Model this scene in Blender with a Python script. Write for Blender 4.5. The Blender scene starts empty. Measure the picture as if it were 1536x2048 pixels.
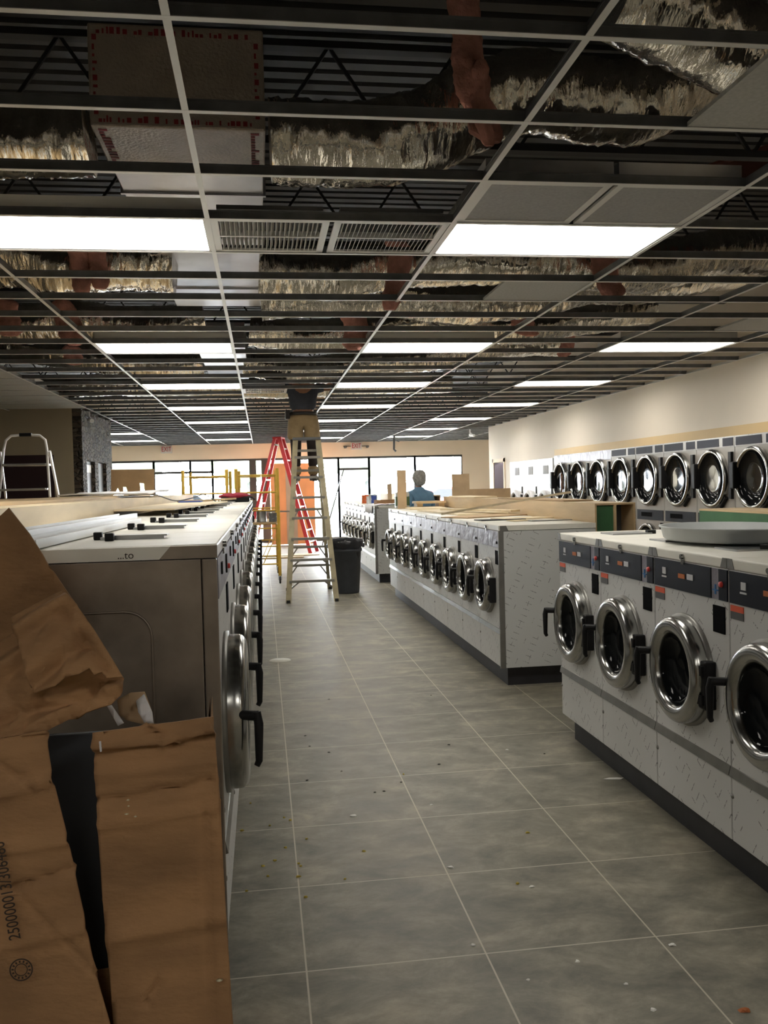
import bpy, bmesh, math, random
from mathutils import Vector, Matrix, noise
random.seed(7)
S = bpy.context.scene
COL = S.collection
PI = math.pi

# ------------------------------------------------------------------ camera
FPX, YAW, PITCH, ROLL = 1748.4, .138, -.0304, -.0244
F_ = Vector((math.sin(YAW)*math.cos(PITCH), math.cos(YAW)*math.cos(PITCH), math.sin(PITCH)))
r_ = Vector((math.cos(YAW), -math.sin(YAW), 0)); u_ = r_.cross(F_)
R_ = r_*math.cos(ROLL)+u_*math.sin(ROLL); U_ = -r_*math.sin(ROLL)+u_*math.cos(ROLL)
EYE = Vector((0, 0, 1.6))
cd = bpy.data.cameras.new('camera'); cam = bpy.data.objects.new('camera', cd); COL.objects.link(cam)
cd.sensor_fit = 'HORIZONTAL'; cd.sensor_width = 36; cd.lens = FPX*36/1536; cd.clip_end = 300; cd.clip_start = .05
cam.matrix_world = Matrix(((R_.x, U_.x, -F_.x, EYE.x), (R_.y, U_.y, -F_.y, EYE.y), (R_.z, U_.z, -F_.z, EYE.z), (0, 0, 0, 1)))
S.camera = cam

def at(px, py, Y=None, X=None, Z=None):
    d = F_ + R_*((px-768)/FPX) + U_*((1024-py)/FPX)
    if Y is not None: return EYE + d*(Y/d.y)
    if X is not None: return EYE + d*(X/d.x)
    return EYE + d*((Z-1.6)/d.z)

# ------------------------------------------------------------------ world, light, exposure
S.view_settings.view_transform = 'Standard'; S.view_settings.look = 'None'
S.view_settings.exposure = 0.0; S.view_settings.gamma = 1.0; S.view_settings.use_curve_mapping = False
SKY, LAMP = 70.0, 12.5
w = bpy.data.worlds.new('world'); S.world = w; w.use_nodes = True
bg = w.node_tree.nodes['Background']; bg.inputs['Color'].default_value = (.86, .93, 1, 1); bg.inputs['Strength'].default_value = SKY
pl = bpy.data.lights.new('window_portal', 'AREA'); pl.shape = 'RECTANGLE'; pl.size = 13; pl.size_y = 2.7; pl.cycles.is_portal = True
po = bpy.data.objects.new('window_portal', pl); COL.objects.link(po); po.location = (1.5, 26.3, 1.3); po.rotation_euler = (-PI/2, 0, 0)

H = 2.91            # ceiling grid height
GX, GY = -.2255, 2.5196   # a main runner, a row of tees
def gx(i): return GX+(i-1)*1.2192
def gy(j): return GY+j*.6096

# ------------------------------------------------------------------ materials
MATS = {}
def mat(name, col, rough=.5, metal=0.0, var=0.0, vscale=6, bump=0.0, bscale=40, emit=None, stretch=None, spec=None, coat=0):
    if name in MATS: return MATS[name]
    m = bpy.data.materials.new(name); m.use_nodes = True; nt = m.node_tree; b = nt.nodes['Principled BSDF']
    b.inputs['Base Color'].default_value = (*col, 1); b.inputs['Roughness'].default_value = rough; b.inputs['Metallic'].default_value = metal
    if spec is not None: b.inputs['Specular IOR Level'].default_value = spec
    if coat: b.inputs['Coat Weight'].default_value = coat
    if emit: b.inputs['Emission Color'].default_value = (*emit[0], 1); b.inputs['Emission Strength'].default_value = emit[1]
    if var or bump:
        tc = nt.nodes.new('ShaderNodeTexCoord'); mp = nt.nodes.new('ShaderNodeMapping'); nt.links.new(tc.outputs['Object'], mp.inputs[0])
        if stretch: mp.inputs['Scale'].default_value = stretch
    if var:
        n = nt.nodes.new('ShaderNodeTexNoise'); n.inputs['Scale'].default_value = vscale; n.inputs['Detail'].default_value = 5
        nt.links.new(mp.outputs[0], n.inputs['Vector'])
        r = nt.nodes.new('ShaderNodeValToRGB'); r.color_ramp.elements[0].position = .3; r.color_ramp.elements[1].position = .7
        r.color_ramp.elements[0].color = (*[max(0, c*(1-var)) for c in col], 1); r.color_ramp.elements[1].color = (*[min(1, c*(1+var)) for c in col], 1)
        nt.links.new(n.outputs['Fac'], r.inputs[0]); nt.links.new(r.outputs[0], b.inputs['Base Color'])
    if bump:
        n = nt.nodes.new('ShaderNodeTexNoise'); n.inputs['Scale'].default_value = bscale; n.inputs['Detail'].default_value = 4
        nt.links.new(mp.outputs[0], n.inputs['Vector'])
        bp = nt.nodes.new('ShaderNodeBump'); bp.inputs['Strength'].default_value = bump; bp.inputs['Distance'].default_value = .02
        nt.links.new(n.outputs['Fac'], bp.inputs['Height']); nt.links.new(bp.outputs[0], b.inputs['Normal'])
    MATS[name] = m
    return m

def film_mat(name, col, rough, rot, metal=0.0, mark=(.12, .12, .13)):
    """protective film printed all over with short slanted marks"""
    m = mat(name, col, rough, metal); nt = m.node_tree; b = nt.nodes['Principled BSDF']; L = nt.links
    def N(t, **k):
        n = nt.nodes.new(t)
        for a, v in k.items(): setattr(n, a, v)
        return n
    def M(op, a, c=None, d=None):
        n = N('ShaderNodeMath', operation=op)
        for i, v in enumerate((a, c, d)):
            if v is None: continue
            if isinstance(v, (int, float)): n.inputs[i].default_value = v
            else: L.new(v, n.inputs[i])
        return n.outputs[0]
    tc = N('ShaderNodeTexCoord'); sp = N('ShaderNodeSeparateXYZ'); L.new(tc.outputs['Object'], sp.inputs[0])
    hor = M('ADD', sp.outputs['X'], sp.outputs['Y'])
    c, s = math.cos(rot), math.sin(rot)
    a = M('ADD', M('MULTIPLY', hor, c), M('MULTIPLY', sp.outputs['Z'], s))
    d = M('SUBTRACT', M('MULTIPLY', sp.outputs['Z'], c), M('MULTIPLY', hor, s))
    def dash(cu, cv, hu, hv, off):
        u = M('DIVIDE', M('ADD', a, off), cu); v = M('DIVIDE', M('ADD', d, off*1.7), cv)
        row = M('FLOOR', v); u = M('ADD', u, M('MULTIPLY', row, .37))
        fu = M('SUBTRACT', M('FRACT', u), .5); fv = M('SUBTRACT', M('FRACT', v), .5)
        return M('MULTIPLY', M('LESS_THAN', M('ABSOLUTE', fu), hu), M('LESS_THAN', M('ABSOLUTE', fv), hv))
    k1 = dash(.05, .16, .045, .16, 0); k2 = dash(.17, .09, .12, .025, .03)
    nz = N('ShaderNodeTexNoise'); nz.inputs['Scale'].default_value = 120; L.new(tc.outputs['Object'], nz.inputs['Vector'])
    n2 = N('ShaderNodeTexNoise'); n2.inputs['Scale'].default_value = 4; L.new(tc.outputs['Object'], n2.inputs['Vector'])
    k = M('MULTIPLY', M('MAXIMUM', k1, k2), M('GREATER_THAN', nz.outputs['Fac'], .46))
    k = M('MULTIPLY', k, M('MULTIPLY', M('GREATER_THAN', n2.outputs['Fac'], .40), .85))
    mx = N('ShaderNodeMix', data_type='RGBA'); L.new(k, mx.inputs['Factor'])
    mx.inputs['A'].default_value = (*col, 1); mx.inputs['B'].default_value = (*mark, 1)
    L.new(mx.outputs['Result'], b.inputs['Base Color'])
    bp = N('ShaderNodeBump'); bp.inputs['Strength'].default_value = .12; bp.inputs['Distance'].default_value = .01
    n3 = N('ShaderNodeTexNoise'); n3.inputs['Scale'].default_value = 5; L.new(tc.outputs['Object'], n3.inputs['Vector'])
    L.new(n3.outputs['Fac'], bp.inputs['Height']); L.new(bp.outputs[0], b.inputs['Normal'])
    return m

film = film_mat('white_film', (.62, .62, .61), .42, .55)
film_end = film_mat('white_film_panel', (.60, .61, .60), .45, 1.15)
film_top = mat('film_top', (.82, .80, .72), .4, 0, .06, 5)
film_sil = mat('silver_film', (.27, .255, .30), .38, .15, .2, 5, .6, 9)
steel = mat('stainless', (.36, .34, .31), .34, 1, .12, 5, .05, 8, stretch=(1, 1, 14))
steel_d = mat('dull_stainless', (.29, .245, .20), .45, .7, .38, 4.5, .08, 3)
steel_f = mat('dryer_steel', (.42, .40, .37), .5, .3, .06, 6)
chrome = mat('chrome', (.40, .40, .385), .2, 1, 0, 6, .04, 12)
alu = mat('cast_aluminium', (.36, .37, .37), .3, .9, .15, 9)
strip = mat('grey_trim', (.22, .215, .20), .4, .6, .15, 8)
black = mat('black_plastic', (.010, .010, .011), .5, spec=.25)
slotm = mat('slot_black', (.004, .004, .005), .8, spec=.05)
panelm = mat('panel_navy', (.010, .012, .020), .45, spec=.15)
glass_d = mat('door_glass', (.008, .009, .010), .05, 0, spec=.12)
drum = mat('drum_steel', (.10, .10, .10), .35, .9)
orange_st = mat('orange_sticker', (.75, .10, .03), .5)
grey_st = mat('grey_sticker', (.09, .09, .09), .5)
red_p = mat('red_button', (.6, .03, .02), .4)
blue_p = mat('blue_ink', (.03, .16, .4), .6)
white_p = mat('white_print', (.6, .6, .62), .6)
amber_p = mat('amber_print', (.5, .14, .03), .6)
toe = mat('toe_kick', (.018, .018, .022), .5, 0, .3, 8)
ply = mat('plywood', (.56, .41, .23), .6, 0, .18, 3, .05, 30, stretch=(3, .4, 3))
ply_l = mat('plywood_light', (.76, .63, .42), .6, 0, .12, 3, stretch=(3, .5, 3))
green_m = mat('green_paint', (.035, .12, .045), .6, 0, .15, 6)
card = mat('cardboard', (.30, .165, .075), .85, 0, .22, 4, .35, 14, stretch=(1, 1, 2.2))
card_l = mat('cardboard_light', (.45, .32, .19), .8, 0, .12, 5)
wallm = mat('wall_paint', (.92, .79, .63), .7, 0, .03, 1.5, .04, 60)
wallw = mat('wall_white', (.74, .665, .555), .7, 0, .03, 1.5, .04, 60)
ochre = mat('ochre_band', (.62, .44, .20), .6, 0, .05, 2)
beige = mat('office_wall', (.40, .345, .25), .8, 0, .05, 2)
maroon = mat('maroon', (.022, .006, .010), .6)
tee_w = mat('tee_white', (.72, .72, .70), .4)
tee_g = mat('tee_grey', (.20, .21, .22), .35, .5, .2, 10)
deckm = mat('deck_steel', (.06, .062, .065), .5, .3, .25, 1.5)
joistm = mat('joist_steel', (.03, .032, .036), .6)
redsteel = mat('red_oxide', (.10, .032, .02), .6, 0, .3, 4)
foil = mat('foil', (.76, .72, .64), .11, 1, .15, 5, 1.0, 8, stretch=(2.8, .8, .8))
duct_m = mat('galvanised_duct', (.50, .50, .52), .28, .9, .2, 2.5)
wrapm = mat('duct_wrap', (.42, .36, .30), .4, .35, .15, 6, .35, 60)
redprint = mat('red_print', (.22, .02, .025), .6)
pink = mat('pink_insulation', (.50, .235, .19), .9, 0, .35, 8, .8, 30)
perf = mat('perforated_panel', (.33, .33, .33), .6, 0, .1, 60)
tile_m = mat('ceiling_tile', (.45, .45, .43), .8, 0, .1, 60)
lampm = mat('light_diffuser', (.9, .9, .9), .5, emit=((1, .95, .86), LAMP))
framed = mat('bronze_frame', (.05, .05, .05), .4, .3)
orange_b = mat('orange_board', (.72, .27, .10), .6, 0, .12, 2)
tan_b = mat('tan_board', (.42, .28, .19), .6, 0, .12, 2)
red_l = mat('red_fibreglass', (.50, .03, .035), .4)
yel_l = mat('aged_yellow_rail', (.36, .31, .19), .5, 0, .2, 8)
ladal = mat('ladder_aluminium', (.28, .27, .24), .4, .6)
yel_s = mat('yellow_scaffold', (.60, .38, .05), .5, 0, .2, 6)
rub = mat('rubber', (.015, .015, .015), .7)
binm = mat('bin_plastic', (.045, .05, .06), .5, 0, .1, 10)
bagm = mat('bin_liner', (.012, .012, .014), .3, 0, 0, 6, .6, 14)
pvc = mat('white_plastic', (.80, .81, .82), .35, 0, .05, 4)
pan = mat('grey_pan', (.40, .42, .42), .5, 0, .08, 6)
foam = mat('foam_sheet', (.72, .72, .74), .8)
blue_t = mat('blue_cloth', (.03, .06, .25), .7)
red_c = mat('red_cloth', (.28, .01, .03), .8, 0, .2, 12)
skin = mat('skin', (.33, .17, .11), .6)
hair_g = mat('grey_hair', (.30, .29, .27), .8, 0, .3, 30, .5, 60)
hair_d = mat('dark_hair', (.03, .025, .02), .8)
navy = mat('navy_shirt', (.055, .065, .09), .85, 0, .15, 8)
bluesh = mat('blue_shirt', (.10, .20, .30), .85, 0, .15, 8)
khaki = mat('khaki', (.33, .24, .13), .85, 0, .15, 10)
jeans = mat('dark_jeans', (.04, .05, .08), .9)
leather = mat('black_leather', (.02, .018, .018), .5)
signw = mat('sign_white', (.75, .72, .68), .5)
signr = mat('sign_red', (.45, .015, .02), .5)
greypl = mat('grey_plastic', (.11, .115, .12), .6)
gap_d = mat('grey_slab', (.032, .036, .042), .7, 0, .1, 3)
ink = mat('ink_print', (.035, .022, .015), .8)
bulkm = mat('bottle_plastic', (.55, .57, .55), .4)
pavem = mat('pavement', (.50, .49, .47), .8, 0, .1, .5)
foliage = mat('foliage', (.24, .26, .21), .8, 0, .4, 3, .8, 6)

def floor_material():
    m = bpy.data.materials.new('floor_tiles'); m.use_nodes = True; nt = m.node_tree; L = nt.links; b = nt.nodes['Principled BSDF']
    tc = nt.nodes.new('ShaderNodeTexCoord'); mp = nt.nodes.new('ShaderNodeMapping'); L.new(tc.outputs['Object'], mp.inputs[0])
    mp.inputs['Location'].default_value = (-.101+6.09, -2.857+6.19, 0)
    br = nt.nodes.new('ShaderNodeTexBrick'); L.new(mp.outputs[0], br.inputs['Vector'])
    br.offset = 0; br.squash = 1
    for k, v in (('Scale', 1), ('Mortar Size', .0035), ('Mortar Smooth', .2), ('Bias', 0), ('Brick Width', .609), ('Row Height', .619)): br.inputs[k].default_value = v
    br.inputs['Color1'].default_value = (.98, .98, .98, 1); br.inputs['Color2'].default_value = (1.1, 1.08, 1.05, 1); br.inputs['Mortar'].default_value = (0, 0, 0, 1)
    n1 = nt.nodes.new('ShaderNodeTexNoise'); n1.inputs['Scale'].default_value = 3.6; n1.inputs['Detail'].default_value = 8; n1.inputs['Roughness'].default_value = .72; n1.inputs['Distortion'].default_value = .3
    mp2 = nt.nodes.new('ShaderNodeMapping'); mp2.inputs['Scale'].default_value = (1, 1.5, 1); mp2.inputs['Rotation'].default_value = (0, 0, .5); L.new(tc.outputs['Object'], mp2.inputs[0]); L.new(mp2.outputs[0], n1.inputs['Vector'])
    cr = nt.nodes.new('ShaderNodeValToRGB'); e = cr.color_ramp.elements
    e[0].position = .32; e[0].color = (.105, .10, .078, 1); e[1].position = .70; e[1].color = (.36, .325, .255, 1)
    k = cr.color_ramp.elements.new(.5); k.color = (.20, .187, .148, 1)
    L.new(n1.outputs['Fac'], cr.inputs[0])
    mul = nt.nodes.new('ShaderNodeMix'); mul.data_type = 'RGBA'; mul.blend_type = 'MULTIPLY'; mul.inputs['Factor'].default_value = 1
    L.new(cr.outputs[0], mul.inputs['A']); L.new(br.outputs['Color'], mul.inputs['B'])
    mx = nt.nodes.new('ShaderNodeMix'); mx.data_type = 'RGBA'; L.new(br.outputs['Fac'], mx.inputs['Factor'])
    L.new(mul.outputs['Result'], mx.inputs['A']); mx.inputs['B'].default_value = (.50, .45, .36, 1)
    L.new(mx.outputs['Result'], b.inputs['Base Color'])
    rr = nt.nodes.new('ShaderNodeMapRange'); rr.inputs['To Min'].default_value = .34; rr.inputs['To Max'].default_value = .6
    L.new(n1.outputs['Fac'], rr.inputs['Value']); L.new(rr.outputs[0], b.inputs['Roughness'])
    bp = nt.nodes.new('ShaderNodeBump'); bp.inputs['Strength'].default_value = .15; bp.inputs['Distance'].default_value = .01
    L.new(n1.outputs['Fac'], bp.inputs['Height']); L.new(bp.outputs[0], b.inputs['Normal'])
    return m
def stone_material():
    m = bpy.data.materials.new('stacked_stone'); m.use_nodes = True; nt = m.node_tree; L = nt.links; b = nt.nodes['Principled BSDF']
    tc = nt.nodes.new('ShaderNodeTexCoord'); mp = nt.nodes.new('ShaderNodeMapping'); mp.inputs['Scale'].default_value = (7, 7, 15); L.new(tc.outputs['Object'], mp.inputs[0])
    v = nt.nodes.new('ShaderNodeTexVoronoi'); L.new(mp.outputs[0], v.inputs['Vector']); v.inputs['Scale'].default_value = 1
    cr = nt.nodes.new('ShaderNodeValToRGB'); e = cr.color_ramp.elements; e[0].color = (.03, .026, .022, 1); e[1].color = (.13, .10, .075, 1)
    sp = nt.nodes.new('ShaderNodeSeparateXYZ'); L.new(v.outputs['Color'], sp.inputs[0]); L.new(sp.outputs[0], cr.inputs[0])
    L.new(cr.outputs[0], b.inputs['Base Color']); b.inputs['Roughness'].default_value = .8
    v2 = nt.nodes.new('ShaderNodeTexVoronoi'); v2.feature = 'DISTANCE_TO_EDGE'; L.new(mp.outputs[0], v2.inputs['Vector']); v2.inputs['Scale'].default_value = 1
    bp = nt.nodes.new('ShaderNodeBump'); bp.inputs['Strength'].default_value = .9; bp.inputs['Distance'].default_value = .05
    mr = nt.nodes.new('ShaderNodeMapRange'); mr.inputs['From Max'].default_value = .15; L.new(v2.outputs['Distance'], mr.inputs['Value'])
    L.new(mr.outputs[0], bp.inputs['Height']); L.new(bp.outputs[0], b.inputs['Normal'])
    return m
def clear_glass():
    m = bpy.data.materials.new('clear_glass'); m.use_nodes = True; nt = m.node_tree; L = nt.links
    nt.nodes.remove(nt.nodes['Principled BSDF']); o = nt.nodes['Material Output']
    t = nt.nodes.new('ShaderNodeBsdfTransparent'); g = nt.nodes.new('ShaderNodeBsdfGlossy'); g.inputs['Roughness'].default_value = .02
    fr = nt.nodes.new('ShaderNodeFresnel'); fr.inputs[0].default_value = 1.45
    mx = nt.nodes.new('ShaderNodeMixShader'); L.new(fr.outputs[0], mx.inputs[0]); L.new(t.outputs[0], mx.inputs[1]); L.new(g.outputs[0], mx.inputs[2])
    L.new(mx.outputs[0], o.inputs['Surface'])
    return m
floorm, stonem, clearg = floor_material(), stone_material(), clear_glass()

# ------------------------------------------------------------------ mesh helpers
class MB:
    def __init__(s): s.v = []; s.f = []; s.sm = []
    def add(s, vs, fs, smooth=False, M=None):
        o = len(s.v); s.v += [tuple(M @ Vector(p)) if M else tuple(p) for p in vs]
        s.f += [tuple(i+o for i in f) for f in fs]; s.sm += [smooth]*len(fs); return s
    def box(s, a, b, M=None, bev=0):
        x0, x1 = sorted((a[0], b[0])); y0, y1 = sorted((a[1], b[1])); z0, z1 = sorted((a[2], b[2]))
        if bev:
            bm = bmesh.new(); bmesh.ops.create_cube(bm, size=1)
            for v in bm.verts: v.co = Vector(((x0+x1)/2+v.co.x*(x1-x0), (y0+y1)/2+v.co.y*(y1-y0), (z0+z1)/2+v.co.z*(z1-z0)))
            bmesh.ops.bevel(bm, geom=bm.edges[:], offset=bev, segments=2, affect='EDGES', profile=.5)
            bm.verts.index_update(); s.add([v.co for v in bm.verts], [[v.index for v in f.verts] for f in bm.faces], False, M); bm.free(); return s
        return s.add([(x0,y0,z0),(x1,y0,z0),(x1,y1,z0),(x0,y1,z0),(x0,y0,z1),(x1,y0,z1),(x1,y1,z1),(x0,y1,z1)],
                     [(0,3,2,1),(4,5,6,7),(0,1,5,4),(1,2,6,5),(2,3,7,6),(3,0,4,7)], False, M)
    def bar(s, p, q, w, h=None, up=(0, 0, 1)):
        p, q = Vector(p), Vector(q); h = h or w; d = (q-p).normalized(); u = Vector(up)
        if abs(d.dot(u)) > .98: u = Vector((0, 1, 0))
        a = d.cross(u).normalized(); b = a.cross(d); vs = []
        for c in (p, q):
            for i, j in ((-1,-1),(1,-1),(1,1),(-1,1)): vs.append(c+a*(i*w/2)+b*(j*h/2))
        return s.add(vs, [(3,2,1,0),(4,5,6,7),(0,1,5,4),(1,2,6,5),(2,3,7,6),(3,0,4,7)])
    def tube(s, pts, r, n=10, cap=True):
        pts = [Vector(p) for p in pts]; rs = r if isinstance(r, (list, tuple)) else [r]*len(pts)
        vs = []; prev = None
        for i, p in enumerate(pts):
            d = (pts[min(i+1, len(pts)-1)]-pts[max(i-1, 0)]).normalized()
            if prev is None:
                u = Vector((0, 0, 1)) if abs(d.z) < .9 else Vector((1, 0, 0)); a = d.cross(u).normalized()
            else: a = (prev-d*prev.dot(d)).normalized()
            prev = a; b = d.cross(a)
            for k in range(n): t = 2*PI*k/n; vs.append(p+(a*math.cos(t)+b*math.sin(t))*rs[i])
        fs = [(i*n+k, i*n+(k+1)%n, (i+1)*n+(k+1)%n, (i+1)*n+k) for i in range(len(pts)-1) for k in range(n)]
        s.add(vs, fs, True)
        if cap: s.add(vs[:n], [tuple(range(n))[::-1]]); s.add(vs[-n:], [tuple(range(n))])
        return s
    def lathe(s, prof, c=(0, 0, 0), axis='z', n=32, closed=False, smooth=True, sx=1):
        """prof: (radius, height) pairs; axis x means height runs along x"""
        vs = []
        for (r, h) in prof:
            for k in range(n):
                t = 2*PI*k/n; a, b = r*math.cos(t)*sx, r*math.sin(t)
                vs.append((c[0]+h, c[1]+a, c[2]+b) if axis == 'x' else (c[0]+a, c[1]+b, c[2]+h))
        m = len(prof); fs = []
        for i in range(m if closed else m-1):
            j = (i+1) % m
            for k in range(n): fs.append((i*n+k, i*n+(k+1)%n, j*n+(k+1)%n, j*n+k))
        return s.add(vs, fs, smooth)
    def prism(s, poly, axis, a, b):
        """poly: 2D points; extruded along axis from a to b"""
        def P(u, v, t): return {'x': (t, u, v), 'y': (u, t, v), 'z': (u, v, t)}[axis]
        n = len(poly); vs = [P(u, v, a) for u, v in poly]+[P(u, v, b) for u, v in poly]
        return s.add(vs, [tuple(range(n)), tuple(range(n, 2*n))[::-1]]+[(i, (i+1)%n, n+(i+1)%n, n+i) for i in range(n)])
    def build(s, name, m, parent=None, loc=None, fix=True):
        me = bpy.data.meshes.new(name)
        me.from_pydata([tuple(v) for v in s.v], [], s.f); me.update()
        me.polygons.foreach_set('use_smooth', s.sm)
        if fix:
            bm = bmesh.new(); bm.from_mesh(me); bmesh.ops.recalc_face_normals(bm, faces=bm.faces); bm.to_mesh(me); bm.free()
        me.materials.append(m)
        o = bpy.data.objects.new(name, me); COL.objects.link(o)
        if parent: o.parent = parent
        if loc: o.location = loc
        return o

def tag(o, label=None, cat=None, group=None, kind=None):
    if label: o['label'] = label
    if cat: o['category'] = cat
    if group: o['group'] = group
    if kind: o['kind'] = kind
    return o
def empty(name, loc=(0, 0, 0), rz=0, label=None, cat=None, group=None, kind=None):
    o = bpy.data.objects.new(name, None); COL.objects.link(o); o.location = loc; o.rotation_euler = (0, 0, rz); o.empty_display_size = .1
    return tag(o, label, cat, group, kind)
def copy_tree(o, parent=None):
    c = o.copy(); COL.objects.link(c)
    if parent: c.parent = parent
    for ch in list(o.children): copy_tree(ch, c)
    return c
def struct(o): o['kind'] = 'structure'; return o
def place(o, loc, rz=None, label=None, group=None):
    o.location = loc
    if rz is not None: o.rotation_euler = (0, 0, rz)
    if label: o['label'] = label
    if group: o['group'] = group
    return o
def text_mesh(txt, size, m, name, parent=None, M=None, depth=.002, align='CENTER', sx=1):
    cu = bpy.data.curves.new('t', 'FONT'); cu.body = txt; cu.size = size; cu.extrude = depth; cu.align_x = align; cu.align_y = 'CENTER'
    t = bpy.data.objects.new('t', cu); COL.objects.link(t)
    dg = bpy.context.evaluated_depsgraph_get(); dg.update()
    me = bpy.data.meshes.new_from_object(t.evaluated_get(dg)); bpy.data.objects.remove(t); bpy.data.curves.remove(cu)
    me.name = name; me.transform(Matrix.Diagonal((sx, 1, 1, 1)))
    if M: me.transform(M)
    me.materials.clear(); me.materials.append(m)
    o = bpy.data.objects.new(name, me); COL.objects.link(o)
    if parent: o.parent = parent
    return o

# ------------------------------------------------------------------ room shell
XL, XR, YF, YB, ZD = -6.0, 5.35, -4.5, 26.0, 4.25
struct(MB().box((-7, YF, -.12), (9, YB+.15, 0)).build('floor', floorm))
# right wall: pale paint over an ochre band; a doorway near its far end
wr = MB()
wr.box((XR, YF, 0), (XR+.15, 18.92, ZD)).box((XR, 19.78, 0), (XR+.15, 20.2, ZD)).box((XR, 18.92, 2.06), (XR+.15, 19.78, ZD))
wr.box((XR+.15, 20.05, 0), (8.6, 20.2, ZD))
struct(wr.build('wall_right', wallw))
struct(MB().box((XR-.012, YF, 1.85), (XR, 15.5, 2.18)).build('trim_1', ochre))
struct(MB().box((8.5, 20.2, 0), (8.65, YB, ZD)).build('wall_side', wallm))
dr = MB().box((XR-.02, 18.84, 0), (XR, 18.92, 2.14)).box((XR-.02, 19.78, 0), (XR, 19.86, 2.14)).box((XR-.02, 18.84, 2.06), (XR, 19.86, 2.14)).build('door_1', wallm)
struct(dr)
MB().box((XR+.55, 18.6, 0), (XR+.6, 20, 2.2)).box((XR+.15, 19.8, 0), (XR+.6, 19.84, 2.2)).build('door_leaf', maroon, dr)
MB().box((XR+.001, 19.74, 0), (XR+.149, 19.779, 2.059)).build('door_jamb', maroon, dr)
struct(MB().box((XL-.15, YF, 0), (XL, 30, ZD)).build('wall_left', beige))
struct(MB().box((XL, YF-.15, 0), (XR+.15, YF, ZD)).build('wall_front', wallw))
# office block on the left: beige face, maroon lower part, stone side with doorways
of = MB().box((XL, 14.4, 0), (-2.94, 14.55, H+.1))
struct(of.build('wall_office', beige))
struct(MB().box((XL, 14.385, 0), (-3.24, 14.4, 2.21)).build('trim_2', maroon))
st = MB(); a0, a1, b0, b1 = 14.72, 15.42, 15.72, 16.5
st.box((-2.94, 14.4, 0), (-2.80, a0, H+.1)).box((-2.94, a1, 0), (-2.80, b0, H+.1)).box((-2.94, b1, 0), (-2.80, 17.0, H+.1))
st.box((-2.94, a0, 2.12), (-2.80, a1, H+.1)).box((-2.94, b0, 2.12), (-2.80, b1, H+.1)).box((XL, 17.0, 0), (-2.80, 17.15, H+.1))
struct(st.build('wall_stone', stonem))
d2 = MB().box((-2.90, a0, 0), (-2.86, a1, 2.12)).build('door_2', mat('grey_door', (.05, .05, .055), .5)); struct(d2)
MB().box((-2.858, a0+.08, 1.93), (-2.85, a1-.08, 2.06)).build('vision_panel', signw, d2)
struct(MB().box((-2.90, b0, 0), (-2.86, b1, 2.12)).build('door_3', greypl))
# back wall: beige bulkhead over the shop front, pier on the right
bw = MB().box((XL, YB, 2.48), (8.65, YB+.2, ZD)).box((6.05, YB, 0), (8.65, YB+.2, 2.48)).box((XL, YB, 0), (-5.6, YB+.2, 2.48))
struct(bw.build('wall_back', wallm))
xs = [-5.6, -3.09, -2.05, -1.42, -.25, .12, 1.78, 2.28, 3.2, 4.6, 6.05]
for i in range(len(xs)-1):
    a, b = xs[i], xs[i+1]; t = .03
    f = MB().box((a-t, YB+.02, 0), (a+t, YB+.12, 2.48)).box((b-t, YB+.02, 0), (b+t, YB+.12, 2.48)).box((a, YB+.02, 2.42), (b, YB+.12, 2.48)).box((a, YB+.02, 0), (b, YB+.12, .1))
    if i in (1, 2, 7): f.box((a, YB+.02, 2.08), (b, YB+.12, 2.15))
    if i == 3: f.box((b-.1, YB, 0), (b+.1, YB+.12, 2.48))
    o = f.build('window_%d' % (i+1), framed); struct(o)
    MB().box((a+t, YB+.06, .1), (b-t, YB+.07, 2.42)).build('pane', clearg, o)
struct(MB().box((.0, YB-.03, 0), (.24, YB+.02, 2.48)).build('trim_3', framed))
# pavement and planting outside
struct(MB().box((-60, YB+.2, -.14), (60, 120, -.02)).build('ground', pavem))

asph = mat('asphalt', (.10, .10, .10), .9, 0, .1, .5); lawn = mat('lawn', (.20, .24, .14), .9, 0, .2, 1)
struct(MB().box((-60, 34, -.019), (60, 56, -.012)).build('ground_road', asph)); struct(MB().box((-60, 56.1, -.019), (60, 118, .02)).build('ground_lawn', lawn))
def tree(x, y, h, seed):
    t = empty('tree', (x, y, 0), 0, 'green tree beyond the parking lot outside the shop front', 'tree', 'trees outside')
    MB().tube([(0, 0, 0), (.1, 0, h*.3), (0, .1, h*.6)], [.2, .15, .08], 8).build('trunk', joistm, t)
    m = MB(); n, k2 = 28, 18; vs = []
    for i in range(k2+1):
        ph = PI*i/k2
        for k in range(n):
            a = 2*PI*k/n; d = Vector((math.sin(ph)*math.cos(a), math.sin(ph)*math.sin(a), math.cos(ph))); q = 1+.35*noise.noise(d*2.2+Vector((seed, 0, 0)))+.2*noise.noise(d*6+Vector((0, seed, 0)))
            vs.append((d.x*h*.42*q, d.y*h*.42*q, h*.62+d.z*h*.36*q))
    m.add(vs, [(i*n+k, i*n+(k+1)%n, (i+1)*n+(k+1)%n, (i+1)*n+k) for i in range(k2) for k in range(n)], True).build('crown', foliage, t)
for k, x in enumerate((-50, -42, -34, -26, -17, -9, -1, 7.5, 16, 25, 34)): tree(x, 58+(k*7)%11, 6.5+(k*5)%4, k*3.1)
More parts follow.
